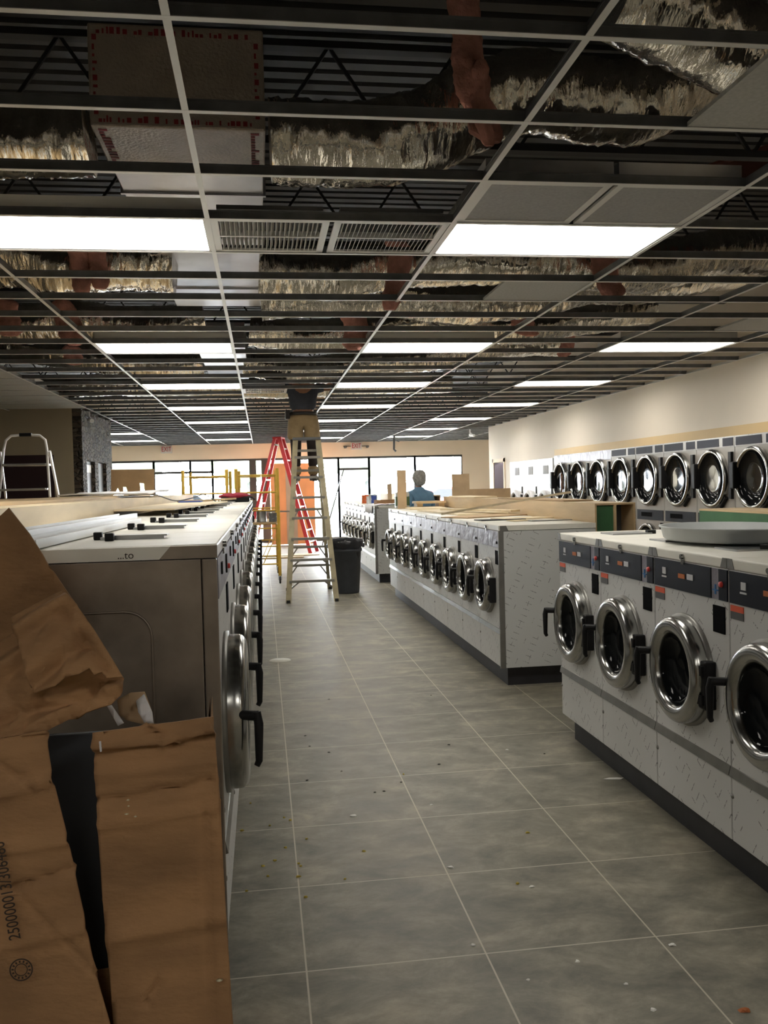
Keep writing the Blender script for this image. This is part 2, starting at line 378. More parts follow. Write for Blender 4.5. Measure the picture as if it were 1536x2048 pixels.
def car(x, y, m, lb):
    t = empty('parked_car', (x, y, 0), 0, lb, 'car', 'parked cars outside')
    MB().prism([(-2.2, .35), (2.2, .35), (2.2, .8), (1.4, .95), (.7, 1.45), (-1.1, 1.45), (-1.9, .95), (-2.2, .85)], 'y', -.85, .85).build('car_body', m, t)
    MB().prism([(.62, 1.38), (1.25, .97), (-1.7, .97), (-1.05, 1.38)], 'y', -.87, .87).build('car_windows', glass_d, t)
    for dx in (-1.35, 1.35):
        for dy in (-.8, .8): MB().tube([(dx, dy-.1, .33), (dx, dy+.1, .33)], .33, 18).build('wheel', rub, t)
for x, m, lb in ((-24, pvc, 'white car parked outside at the left'), (-17.5, blue_t, 'blue car parked outside'), (-9, greypl, 'dark grey car parked outside'), (-3.5, pvc, 'white car parked outside in front of the doors'), (9, red_l, 'red car parked outside at the right')): car(x, 40, m, lb)

# ------------------------------------------------------------------ ceiling: deck, grid
ceil = empty('ceiling', (0, 0, H)); struct(ceil)
dk = MB(); prof = []; y = YF; p = .152
while y < YB+.2:
    prof += [(y, 0), (y+.09, 0), (y+.11, .05), (y+.135, .05)]; y += p
vs = []
for (yy, zz) in prof: vs += [(XL-.1, yy, ZD-H+zz), (8.7, yy, ZD-H+zz)]
dk.add(vs, [(2*i, 2*i+1, 2*i+3, 2*i+2) for i in range(len(prof)-1)])
dk.box((XL-.1, YF-.15, ZD-H+.08), (8.7, YB+.2, ZD-H+.12))
dk.build('roof_deck', deckm, ceil, fix=False)
def tee(p, q, along):
    web, fl = MB(), MB()
    (x0, y0), (x1, y1) = p, q
    if along == 'y': web.box((x0-.0015, y0, .002), (x0+.0015, y1, .036)).box((x0-.004, y0, .036), (x0+.004, y1, .044)); fl.box((x0-.012, y0, 0), (x0+.012, y1, .002))
    else: web.box((x0, y0-.0015, .002), (x1, y0+.0015, .036)).box((x0, y0-.004, .036), (x1, y0+.004, .044)); fl.box((x0, y0-.012, -.0005), (x1, y0+.012, .002))
    return web, fl
def xend(i): return
for i in range(-3, 9):
    x = gx(i)
    if x > 8.4 or x < XL: continue
    ys = YF; ye = YB
    if x > XR: ys = 20.2
    segs = [(ys, ye)] if x > -2.8 else [(ys, 14.4), (17.15, ye)]
    for (a, b) in segs:
        wb, fl = tee((x, a), (x, b), 'y'); o = fl.build('main_runner', tee_w, ceil); wb.build('runner_web', tee_g, o)
for j in range(-11, 39):
    y = gy(j)
    if y > YB-.05: continue
    x0 = -2.8 if 14.4 < y < 17.15 else XL; x1 = XR if y < 20.2 else 8.5
    for (sa, sb) in ([(x0, gx(1)), (gx(2), x1)] if j in (16, 17) else [(x0, x1)]):
        wb, fl = tee((sa, y), (sb, y), 'x'); o = fl.build('cross_tee', tee_w, ceil); wb.build('tee_web', tee_g, o)
wa = MB().box((XR-.02, YF, 0), (XR, 20.2, .003)).box((XR-.003, YF, 0), (XR, 20.2, .03)).box((XL, YB-.02, 0), (8.5, YB, .003)).box((XL, YB-.003, 0), (8.5, YB, .03))
wa.build('wall_angle', tee_w, ceil)
# ceiling plane over the left edge of the room, finished tiles
tl = MB()
for j in range(8, 20):
    for i in (-3, -2): 
        if gy(j+1) < 14.4: tl.box((gx(i)+.014, gy(j)+.014, .003), (gx(i+1)-.014 if i < -2 else gx(i+1)-.02, gy(j+1)-.014, .018))
tl.build('laid_tiles', tile_m, ceil)

# troffers
def troffer():
    t = empty('ceiling_light', label='x', cat='light')
    a, b = 1.195, .585
    f = MB().box((-a/2, -b/2, .0), (a/2, -b/2+.012, .10)).box((-a/2, b/2-.012, 0), (a/2, b/2, .10)).box((-a/2, -b/2, 0), (-a/2+.012, b/2, .10)).box((a/2-.012, -b/2, 0), (a/2, b/2, .10)).box((-a/2, -b/2, .085), (a/2, b/2, .10))
    f.build('housing', tee_w, t)
    MB().box((-a/2+.012, -b/2+.012, .004), (a/2-.012, b/2-.012, .012)).build('diffuser', lampm, t)
    return t
tro = troffer(); first = True
rows = {-6: 'unseen fill row added behind the viewer', 3: 'nearest row', 9: 'second row', 14: 'third row', 19: 'fourth row', 24: 'fifth row', 29: 'sixth row', 34: 'last row by the shop front'}  # row behind the viewer is unseen, added to light the foreground
cols = {-2: 'far left column', 0: 'column left of the aisle', 2: 'column right of the aisle', 4: 'column next to the right wall'}
for j, rn in rows.items():
    for i, cn in cols.items():
        if j == 3 and i in (-2, 4): continue
        if i == -2 and j in (9, 19, 24): continue
        o = tro if first else copy_tree(tro); first = False
        place(o, ((gx(i)+gx(i+1))/2, (gy(j)+gy(j+1))/2, H+.004), None, 'lit ceiling light, %s, %s' % (rn, cn), 'lit ceiling light panels')

# grilles and loose tiles lying in the grid
def grille(kind):
    t = empty('ceiling_grille', label='x', cat='vent')
    s = .585/2
    f = MB()
    for (a, b) in (((-s, -s), (s, -s+.035)), ((-s, s-.035), (s, s)), ((-s, -s), (-s+.035, s)), ((s-.035, -s), (s, s))): f.box((*a, 0), (*b, .012))
    f.build('frame', tee_w, t)
    if kind == 'louvre':
        l = MB(); n = 22
        for k in range(n):
            x = -s+.04+(k+.5)*(2*s-.08)/n
            l.add([(x-.008, -s+.035, .002), (x-.008, s-.035, .002), (x+.006, s-.035, .03), (x+.006, -s+.035, .03), (x-.006, -s+.035, .002), (x-.006, s-.035, .002), (x+.008, s-.035, .03), (x+.008, -s+.035, .03)], [(0,1,2,3),(7,6,5,4),(0,4,5,1),(3,2,6,7)])
        l.box((-s+.035, -.008, 0), (s-.035, .008, .03)); l.build('louvre', tee_w, t)
        MB().box((-s+.03, -s+.03, .06), (s-.03, s-.03, .08)).build('plenum_box', greypl, t)
    else:
        MB().box((-s+.035, -s+.035, .004), (s-.035, s-.035, .012)).build('perforated_sheet', perf, t)
        MB().box((-s, -s, .012), (s, s, .10)).build('plenum_box', duct_m, t)
    return t
lv, pf = grille('louvre'), grille('perf')
def cell(i, j, half): return (gx(i)+(.3048 if half == 0 else .9144), (gy(j)+gy(j+1))/2, H+.004)
place(lv, cell(1, 3, 0), None, 'louvred white supply grille right beside the left nearest light', 'louvred supply grilles')
place(copy_tree(lv), cell(1, 3, 1), None, 'louvred white supply grille touching the right nearest light', 'louvred supply grilles')
place(copy_tree(lv), cell(1, 15, 0), None, 'small distant louvred grille beside the man on the ladder', 'louvred supply grilles')
place(pf, cell(2, 2, 0), None, 'grey perforated return grille in front of the right nearest light, left one', 'perforated return grilles')
place(copy_tree(pf), cell(2, 2, 1), None, 'grey perforated return grille in front of the right nearest light, right one', 'perforated return grilles')
for (i, j, lb) in ((2, 0, 'grey ceiling tile lying in the grid at the upper right corner'), (2, 5, 'grey ceiling tile lying in the grid just beyond the right nearest light'), (4, 7, 'grey ceiling tile lying in the grid near the right wall')):
    x, y, z = cell(i, j, 1)
    tag(MB().box((-.295, -.295, 0), (.295, .295, .016)).build('ceiling_tile', tile_m, None, (x, y, z)), lb, 'ceiling tile', 'loose ceiling tiles')

# joists, beams
def joist(y):
    m = MB(); z0, z1 = 3.62, 4.18
    for z in (z0, z1): m.box((XL, y-.035, z-.02), (8.4 if y > 20.2 else XR, y+.035, z+.02))
    x = XL; xe = 8.4 if y > 20.2 else XR; up = True
    while x < xe-.4:
        m.bar((x, y, z0 if up else z1), (x+.38, y, z1 if up else z0), .02); x += .38; up = not up
    return m
names = ['nearest', 'second nearest', 'third nearest', 'fourth nearest', 'fifth nearest', 'sixth nearest', 'seventh nearest', 'eighth nearest', 'ninth nearest', 'tenth nearest', 'eleventh nearest', 'farthest']
for k in range(12):
    tag(joist(.9+k*2.15).build('roof_joist', joistm), 'dark open-web steel joist above the grid, %s to the viewer' % names[k], 'joist', 'open-web roof joists')
def ibeam(p, q, h, w, name, lb):
    m = MB(); p, q = Vector(p), Vector(q); dz = Vector((0, 0, h/2))
    m.bar(p+dz, q+dz, w, .015); m.bar(p-dz, q-dz, w, .015); m.bar(p, q, .015, h)
    return tag(m.build(name, redsteel), lb, 'beam', 'red oxide steel beams')
ibeam((5.0, 3.2, 3.75), (2.6, 7.2, 3.75), .2, .14, 'steel_beam', 'rusty red steel beam slanting above the grid at upper right')
ibeam((5.2, 3.4, 3.62), (3.9, 5.6, 3.62), .12, .1, 'steel_beam', 'slimmer rusty red beam beside the slanting upper right beam')
ibeam((-5.5, 7.15, 3.45), (-.85, 7.15, 3.45), .16, .14, 'steel_beam', 'rusty red beam above the grid, left of the metal duct')

# rectangular ducts
def rect_duct(y0, y1, x0, x1, z0, z1, lb, drop=False):
    t = empty('air_duct', ((x0+x1)/2, y0, z0), 0, lb, 'duct', 'rectangular ducts'); c = Vector(t.location)
    def L(p): return Vector(p)-c
    if drop:
        MB().box(L((x0-.01, y0, z0-.004)), L((x1+.01, y0+.56, z1)), bev=.01).build('foil_wrap', wrapm, t)
        for (zz, n_) in ((z1-.06, 1), (z0+.03, 2)):
            for k in range(26):
                if random.random() < .2: continue
                xx = x0+.03+k*(x1-x0-.06)/26
                pass
        rp = MB()
        for zz in (z1-.05, z0+.015):
            xx = x0+.03
            while xx < x1-.05:
                wd = random.choice((.008, .015, .02)); rp.box(L((xx, y0-.003, zz)), L((xx+wd, y0-.0005, zz+random.choice((.015, .022, .03))))); xx += wd+random.choice((.006, .012, .03))
        for xx in (x0+.01, x1-.035):
            zz = z0+.05
            while zz < z1-.08:
                wd = random.choice((.012, .025)); rp.box(L((xx, y0-.003, zz)), L((xx+random.choice((.01, .02)), y0-.0005, zz+wd))); zz += wd+.02
        yy = y0+.03; 
        while yy < y0+.55:
            rp.box(L((x0+.02, yy, z0-.007)), L((x0+.02+random.choice((.02, .04)), yy+.02, z0-.0045))); rp.box(L((x1-.06, yy, z0-.007)), L((x1-.06+random.choice((.02, .04)), yy+.02, z0-.0045))); yy += .035
        rp.build('printed_lettering', redprint, t)['kind'] = 'stuff'
        y0 += .56
    z1 = min(z1, 3.585)
    b = MB().box(L((x0, y0, z0)), L((x1, y1, z1)), bev=.006)
    b.build('duct_shell', duct_m, t)
    yy = y0+.35
    while yy < y1: MB().box(L((x0-.015, yy, z0-.012)), L((x1+.015, yy+.025, z1+.012))).build('seam_flange', duct_m, t); yy += 1.2
rect_duct(4.24, 8.3, -.73, .055, 3.3, 3.77, 'foil-wrapped rectangular duct with red print over the left of the aisle', True)
rect_duct(10.6, 13.6, -.72, -.15, 3.28, 3.6, 'distant bare metal duct above the second row of lights')

# flexible foil ducts
def interp(pts, n):
    out = []; P = [Vector(p) for p in pts]; P = [P[0]*2-P[1]]+P+[P[-1]*2-P[-2]]
    for i in range(1, len(P)-2):
        for k in range(n):
            t = k/n; a, b, c, d = P[i-1], P[i], P[i+1], P[i+2]
            out.append(.5*((2*b)+(-a+c)*t+(2*a-5*b+4*c-d)*t*t+(-a+3*b-3*c+d)*t**3))
    out.append(P[-2]); return out
def flex(px, Y, r, lb, seed):
    pts = [at(a[0], a[1], Y=(a[2] if len(a) > 2 else Y)) for a in px]
    L = sum((pts[i+1]-pts[i]).length for i in range(len(pts)-1)); n = max(4, int(L/(len(pts)-1)/.022))
    c = interp(pts, n); m = 44; vs = []; u = 0
    for i, p in enumerate(c):
        d = (c[min(i+1, len(c)-1)]-c[max(i-1, 0)]).normalized(); a = d.cross(Vector((0, 0, 1))).normalized(); b = a.cross(d)
        if i: u += (p-c[i-1]).length
        for k in range(m):
            t = 2*PI*k/m; ca, sa = math.cos(t), math.sin(t)
            q = Vector((u*22, ca*1.6+seed, sa*1.6)); rr = r*(1+.07*noise.noise(q)+.06*noise.noise(Vector((u*55, ca*4, sa*4+seed)))+.10*noise.noise(Vector((u*3, ca*1.2, sa*1.2+seed*2))))
            vs.append(p+(a*ca*1.08+b*sa*.95)*rr)
    fs = [(i*m+k, i*m+(k+1)%m, (i+1)*m+(k+1)%m, (i+1)*m+k) for i in range(len(c)-1) for k in range(m)]
    mb = MB().add(vs, fs, True)
    mb.add(vs[:m], [tuple(range(m))]); mb.add(vs[-m:], [tuple(range(m))])
    return tag(mb.build('flexible_duct', foil), lb, 'duct', 'crinkled foil flexible ducts')
flex([(180,280),(120,283),(20,285),(-120,290),(-500,280)], 4.3, .17, 'crinkled foil duct leaving the wrapped duct to the left, nearest', 1)
flex([(540,285),(620,285),(750,288),(850,262),(950,215),(1050,185),(1180,205),(1290,200),(1390,150),(1500,80),(1700,0)], 4.2, .2, 'crinkled foil duct sagging right from the wrapped duct, nearest and biggest', 2)
flex([(1240,-10),(1380,50),(1500,110),(1650,130)], 3.3, .17, 'crinkled foil duct at the very upper right corner of the picture', 3)
flex([(350,535),(250,528),(120,532),(0,520),(-300,520)], 6.6, .2, 'crinkled foil duct just beyond the left nearest light', 4)
flex([(518,545),(600,550),(700,545),(790,525),(900,520),(1040,520),(1150,530),(1300,535),(1450,505),(1700,500)], 6.7, .2, 'crinkled foil duct just beyond the louvred grilles', 5)
flex([(520,600),(640,590),(780,590),(870,606),(968,605),(1080,592),(1180,570),(1300,566),(1420,545),(1600,520)], 7.7, .19, 'crinkled foil duct with a long sag right of the aisle', 6)
flex([(410,640),(330,650),(230,650),(140,640),(40,650),(-80,640),(-300,640)], 9.1, .2, 'crinkled foil duct left of the aisle before the second light row', 7)
flex([(500,660),(600,672),(690,668),(760,650),(860,640),(1000,655),(1100,648),(1210,630),(1300,615)], 9.1, .18, 'crinkled foil duct right of the aisle before the second light row', 8)
flex([(405,722),(330,730),(230,722),(120,705),(0,690),(-100,685)], 12.2, .2, 'crinkled foil duct beyond the second light row, left of the aisle', 9)
flex([(490,722),(570,738),(650,738),(740,722),(860,715),(1000,690),(1130,685)], 12.2, .2, 'crinkled foil duct beyond the second light row, right of the aisle', 10)
flex([(0,790),(200,770),(330,772),(600,775),(760,768),(900,765)], 16.0, .2, 'crinkled foil duct far off above the third light row', 11)

# pink insulation strips
def pinks(px, Y, r, lb, seed):
    pts = interp([at(a, b, Y=Y+(.03 if k % 2 else 0)) for k, (a, b) in enumerate(px)], 10); mb = MB(); n = 18; vs = []
    for i, p in enumerate(pts):
        for k in range(n):
            t = 2*PI*k/n; q = 1+.45*noise.noise(Vector((i*.16, math.cos(t)*1.5+seed, math.sin(t)*1.5)))+.2*noise.noise(Vector((i*.6, math.cos(t)*4+seed, math.sin(t)*4)))
            e = min(1, (i+1)/4, (len(pts)-i)/4)**.5
            vs.append(p+Vector((math.cos(t)*r*q*e, math.sin(t)*r*.55*q*e, 0)))
    fs = [(i*n+k, i*n+(k+1)%n, (i+1)*n+(k+1)%n, (i+1)*n+k) for i in range(len(pts)-1) for k in range(n)]
    mb.add(vs, fs, True); mb.add(vs[:n], [tuple(range(n))]); mb.add(vs[-n:], [tuple(range(n))])
    return tag(mb.build('insulation_strip', pink), lb, 'insulation', 'pink insulation strips')
pinks([(925,-40),(930,80),(945,160),(960,230),(985,285)], 3.85, .07, 'long pink insulation strip hanging in front of the nearest foil duct', 1)
pinks([(962,120),(958,180),(965,240),(978,292)], 3.8, .035, 'thin pink insulation strip beside the long hanging one', 2)
pinks([(150,480),(160,530),(165,590)], 6.3, .07, 'pink insulation strip beyond the left nearest light, left of a pair', 3)
pinks([(190,480),(195,530),(202,578)], 6.3, .06, 'pink insulation strip beyond the left nearest light, right of a pair', 4)
pinks([(790,470),(800,520),(780,620)], 6.25, .08, 'pink insulation strip beyond the second louvred grille', 5)
pinks([(1205,490),(1210,540),(1225,596)], 6.3, .1, 'pink insulation strip right of the loose tile, upper right', 6)
pinks([(125,600),(135,640),(150,690)], 8.2, .1, 'pink insulation strip in front of the second row, far left', 7)
pinks([(10,600),(12,640),(20,672)], 8.2, .12, 'pink insulation strip at the left edge of the picture', 8)
pinks([(705,600),(712,650),(708,700)], 8.2, .11, 'pink insulation strip just left of the second row right light', 9)
pinks([(1035,620),(1045,650),(1060,672)], 8.1, .1, 'pink insulation strip left of the wall side light', 10)
pinks([(1140,650),(1135,690),(1125,715)], 9.6, .08, 'pink insulation strip before the wall side light, lowest', 11)
pinks([(140,690),(145,715),(150,730)], 10.5, .1, 'pink insulation strip left of the second row left light', 12)

# ------------------------------------------------------------------ washing machines
def ring(c, R, r_in, depth, n=48):
    """fat rounded door ring; front faces -x, base at x=0"""
    prof = []
    for k in range(15):
        t = PI*k/14; prof.append(((R+r_in)/2+math.cos(t)*(R-r_in)/2, -depth*(.35+.65*math.sin(t)**.7) if 0 < k < 14 else -depth*.3))
    prof = [(R, 0)]+prof+[(r_in, .02)]
    return MB().lathe(prof, c, 'x', n)
def make_washer(W, Ht, zc, Rd, style):
    """local frame: front at x=0 facing -x, viewer's left is +y; spans y from 0 to -W"""
    t = empty('washing_machine', label='x', cat='washing machine')
    D = .78; g = .003
    zt = Ht-.045
    zp0, zp1 = Ht-.175, Ht-.05
    MB().box((.0, -W+g, .15), (D, -g, zt), bev=.004).build('body', film, t)
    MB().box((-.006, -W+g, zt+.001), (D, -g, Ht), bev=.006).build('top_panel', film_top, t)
    if style == 'dark':
        cp = MB().box((-.006, -.80*W, zp0), (0, -.012, zp1)).box((-.006, -W+.006, zp0), (0, -.895*W, zp1)).build('control_panel', panelm, t)
        MB().box((-.0085, -.58*W, zp0+.055), (-.006, -.50*W, zp0+.08)).box((-.0085, -.20*W, zp0+.06), (-.006, -.15*W, zp0+.09)).box((-.0085, -.21*W, zp0+.045), (-.006, -.14*W, zp0+.052)).build('display_print', white_p, cp)
        MB().box((-.0085, -.47*W, zp0+.055), (-.006, -.38*W, zp0+.075)).build('display_print', amber_p, cp)
        bt = MB().lathe([(.0, -.014), (.011, -.014), (.012, -.006)], (0, -.93*W, zp0+.065), 'x', 16).build('start_button', red_p, cp)
        MB().box((-.003, -.89*W, zp0), (0, -.805*W, zp1)).build('card_strip', film_sil, t)
        MB().box((-.006, -.86*W, zp0+.02), (-.003, -.845*W, zp0+.06)).box((-.006, -.885*W, zp0+.035), (-.003, -.82*W, zp0+.04)).build('blue_label', blue_p, t)
        MB().box((-.004, -.16*W, zp0-.032), (0, -.015, zp0-.008)).build('warning_sticker', orange_st, t)
        MB().box((-.004, -.16*W, zp0-.062), (0, -.015, zp0-.0325)).build('warning_sticker', grey_st, t)
        MB().box((-.004, -.11*W, zc+.015), (0, -.012, zc+.04)).build('warning_sticker', orange_st, t)
        MB().box((-.004, -.11*W, zc-.03), (0, -.012, zc+.0145)).build('warning_sticker', grey_st, t)
        for yy in (-.012, -W+.012):
            s = .04 if yy > -.1 else -.04
            MB().prism([(yy+(.009 if s > 0 else -.009), zt+.004), (yy-s, zt+.004), (yy-s*.55, Ht-.001), (yy+(.009 if s > 0 else -.009), Ht-.001)], 'x', -.0085, -.006).build('corner_patch', strip, t)
    else:
        MB().box((-.006, -W+.004, zp0), (0, -.004, zp1+.003)).build('control_panel', film_sil, t)
        MB().lathe([(0, -.016), (.01, -.016), (.011, -.006)], (0, -.93*W, zp0+.04), 'x', 12).build('start_button', red_p if style == 'left' else black, t)
        if style == 'left':
            MB().box((-.012, -.75*W, zp0+.03), (-.006, -.7*W, zp0+.1)).build('film_tab', black, t); MB().box((-.012, -.3*W, zp0+.06), (-.006, -.24*W, zp0+.1)).build('film_tab', black, t)
    # lock on the top edge
    MB().tube([(-.02, -.45*W, zt+.022), (-.004, -.45*W, zt+.022)], .011, 12).box((-.012, -.45*W-.012, zt-.012), (-.004, -.45*W+.012, zt+.01)).build('lid_lock', chrome, t)
    MB().box((-.005, -.955*W, zp0-.135), (.0, -.82*W, zp0-.025)).build('coin_slot', slotm, t)
    # door
    cy = -.455*W; c = (0, cy, zc)
    MB().lathe([(Rd+.012, 0), (Rd+.012, -.016), (Rd-.02, -.018)], c, 'x', 48).build('door_gasket', strip, t)
    d = ring((-.016, cy, zc), Rd, Rd*.66, .065).build('door', chrome, t)
    MB().lathe([(Rd*.69, -.062), (Rd*.67, -.05), (Rd*.62, -.030), (Rd*.5, -.014), (Rd*.3, -.008), (0, -.006)], c, 'x', 40).build('door_glass', glass_d, d)
    MB().tube([(-.06, cy+Rd*.92, zc+.045), (-.115, cy+Rd*.98+.012, zc+.045)], .017, 12).tube([(-.112, cy+Rd*.98+.012, zc+.058), (-.118, cy+Rd+.012, zc+.02), (-.116, cy+Rd+.018, zc-.10), (-.108, cy+Rd+.02, zc-.115)], [.014, .016, .012, .010], 10).build('door_handle', black, d)
    MB().box((-.05, cy-Rd-.025, zc-.12), (0, cy-Rd*.86, zc+.08), bev=.006).box((-.06, cy-Rd-.012, zc-.10), (-.03, cy-Rd+.03, zc-.06)).box((-.06, cy-Rd-.012, zc+.02), (-.03, cy-Rd+.03, zc+.06)).build('door_hinge', black, d)
    # kick trim, seam bolts
    zr = .43 if Ht < 1.35 else .46
    MB().prism([(-.012, zr-.018), (0, zr-.02), (0, zr+.02), (-.004, zr+.018)], 'y', -W+g, -g).build('trim_strip', strip, t)
    for zz in (zr-.1, zr+.12): MB().lathe([(0, -.006), (.008, -.005), (.01, 0)], (0, -.009, zz), 'x', 8).build('seam_bolt', strip, t)
    if style == 'left':
        sb = MB().box((.20, -.58*W, Ht), (.42, -.50*W, Ht+.010)).box((.19, -.60*W, Ht+.010), (.40, -.50*W, Ht+.016))
        sb.build('soap_lid', alu, t)
        MB().box((.42, -.58*W, Ht), (.45, -.54*W, Ht+.028), bev=.004).build('lid_hinge', black, t); MB().box((.365, -.46*W, Ht), (.395, -.42*W, Ht+.028), bev=.004).box((.37, -.50*W, Ht), (.39, -.46*W, Ht+.010)).build('lid_hinge', black, t)
    elif style == 'dark':
        MB().box((.18, -.62*W, Ht), (.42, -.34*W, Ht+.008)).build('soap_lid', alu, t)
        MB().box((.40, -.60*W, Ht), (.45, -.54*W, Ht+.022), bev=.003).build('lid_hinge', black, t)
    return t
ordn = ['first', 'second', 'third', 'fourth', 'fifth', 'sixth', 'seventh', 'eighth', 'ninth', 'tenth', 'eleventh', 'twelfth', 'thirteenth']
WR = .665
wn = make_washer(WR, 1.28, .765, .232, 'dark')
for k in range(5):
    o = wn if k == 0 else copy_tree(wn)
    place(o, (1.82, 5.225-k*WR, 0), 0, 'white washer with dark control panel in the near right row, %s from its far end' % ordn[k] if k else 'white washer with dark control panel at the far end of the near right row', 'washers of the near right row')
wm = make_washer(WR, 1.265, .765, .215, 'film')
for k in range(9):
    o = wm if k == 0 else copy_tree(wm)
    place(o, (1.82, 12.6-(8-k)*WR, 0), 0, 'white washer in the middle right row, %s from its near end' % ordn[k] if k else 'white washer at the near end of the middle right row', 'washers of the middle right row')
for k in range(8):
    place(copy_tree(wm), (1.82, 14.2+(k+1)*WR, 0), 0, 'distant white washer in the far right row, %s from its near end' % ordn[k], 'washers of the far right row')
WL = .8; YL0 = 2.79
wl = make_washer(WL, 1.43, .81, .27, 'left')
for k in range(13):
    o = wl if k == 0 else copy_tree(wl)
    place(o, (-.15, YL0+k*WL, 0), PI, 'large white washer seen edge-on in the left row, %s from its near end' % ordn[k] if k else 'large white washer at the near end of the left row, bare metal side', 'washers of the left row')
# end panels
t = empty('end_panel', (-.15, YL0, 0), 0, 'stained bare stainless side panel closing the near end of the left row', 'panel')
MB().box((-.78, -.022, .13), (-.045, -.002, 1.385), bev=.003).build('panel_sheet', steel_d, t)
MB().box((-.042, -.026, .13), (.004, -.002, 1.385), bev=.004).build('corner_post', steel_d, t)
pe = MB(); rr = []
for (cx, cz, a0_) in ((-.28, 1.15, 0), (-.62, 1.15, 90), (-.62, .2, 180), (-.28, .2, 270)):
    for q in range(7): a = math.radians(a0_+q*15); rr.append((cx+.08*math.cos(a), cz+.08*math.sin(a)))
pe.tube([(x, -.0235, z) for x, z in rr]+[(rr[0][0], -.0235, rr[0][1])], .004, 6).build('embossed_outline', steel_d, t)
MB().prism([(-.80, 1.388), (-.17, 1.388), (-.135, 1.428), (-.80, 1.428)], 'y', -.028, -.001).build('peeling_film', film_top, t)
MB().box((-.165, -.026, 1.388), (.006, -.0015, 1.427)).build('bare_edge', steel_d, t)
text_mesh('...to', .032, ink, 'film_print', t, Matrix.Translation((-.27, -.0295, 1.404)) @ Matrix.Rotation(PI/2, 4, 'X'), .0005)
def side_panel(y, Ht, depth, lb):
    t = empty('end_panel', (1.82, y, 0), 0, lb, 'panel')
    MB().box((.03, -.018, .15), (depth, -.002, Ht-.045), bev=.002).build('panel_sheet', film_end, t)
    MB().box((-.012, -.022, .15), (.028, -.001, Ht-.04)).build('corner_post', strip, t)
    MB().box((-.01, -.02, Ht-.04), (depth, -.001, Ht)).build('top_edge', film_top, t)
    c = MB().prism([(.0, Ht-.042), (.07, Ht-.042), (.05, Ht-.002), (0, Ht-.002)], 'y', -.0215, -.0205)
    c.build('corner_patch', strip, t)
side_panel(12.6-9*WR, 1.265, .78, 'large white film-covered side panel closing the middle right row')
side_panel(14.2, 1.265, .78, 'distant white side panel closing the near end of the far right row')
def plinth(x0, x1, y0, y1, lb): tag(MB().box((x0, y0, 0), (x1, y1, .149)).build('base_plinth', toe), lb, 'plinth', 'black bases under the machine rows')
plinth(1.88, 2.6, 1.95, 5.17, 'black base under the near right row of washers')
plinth(1.88, 2.6, 6.66, 12.55, 'black base under the middle right row of washers')
plinth(1.88, 2.6, 14.26, 19.5, 'black base under the far right row of washers')
plinth(-.95, -.22, 2.84, 13.1, 'black base under the left row of washers')

# ------------------------------------------------------------------ bulkheads between rows
t = empty('wooden_bulkhead', (-1.0, 2.7, 0), 0, 'long pale plywood bulkhead behind the left row of washers', 'bulkhead')
MB().box((-1.35, 0, 0), (0, 5.3, 1.545)).box((-1.35, 5.31, 0), (0, 7.2, 1.54)).box((-1.35, 7.21, 0), (0, 10.4, 1.535)).build('box_section', ply_l, t)
MB().box((-1.3, .05, 1.546), (-.25, 5.5, 1.562)).box((-1.3, 5.6, 1.546), (-.35, 9.5, 1.556)).build('top_board', ply, t)
def bulk_r(y0, y1, lb, near):
    t = empty('wooden_bulkhead', (2.62, y0, 0), 0, lb, 'bulkhead')
    MB().box((0, 0, 0), (.015, y1-y0, 1.40)).box((.0, 0, 1.40), (.34, y1-y0, 1.415)).box((.325, 0, 0), (.34, y1-y0, 1.40)).box((.16, 0, 0), (.18, .4, 1.40)).build('board', ply, t)
    MB().box((.015, .02, 0), (.16, .035, 1.395)).build('green_end', green_m, t)
    MB().box((.18, .25, 0), (.325, .27, 1.395)).build('grey_end', greypl, t)
    return t
bulk_r(6.66, 12.5, 'plywood bulkhead with open green-lined end behind the middle right row', 1)
bulk_r(14.4, 19.4, 'distant plywood bulkhead behind the far right row', 0)
t = empty('wooden_bulkhead', (2.62, 1.9, 0), 0, 'green painted bulkhead with outlet behind the near right row', 'bulkhead')
MB().box((0, 0, 0), (.018, 3.08, 1.40)).build('green_board', green_m, t)
MB().box((0, 0, 1.401), (.3, 3.08, 1.412)).box((.28, 0, 0), (.3, 3.08, 1.40)).build('top_board', ply, t)
o = MB().box((-.012, 2.12, 1.30), (0, 2.24, 1.375), bev=.003).build('outlet_plate', pvc, t)
MB().box((-.016, 2.13, 1.372), (0, 2.23, 1.384)).build('outlet_cover', black, o)
MB().lathe([(0, -.016), (.02, -.015), (.022, -.01)], (0, 2.155, 1.335), 'x', 14).lathe([(0, -.016), (.02, -.015), (.022, -.01)], (0, 2.205, 1.335), 'x', 14).build('socket', foam, o)

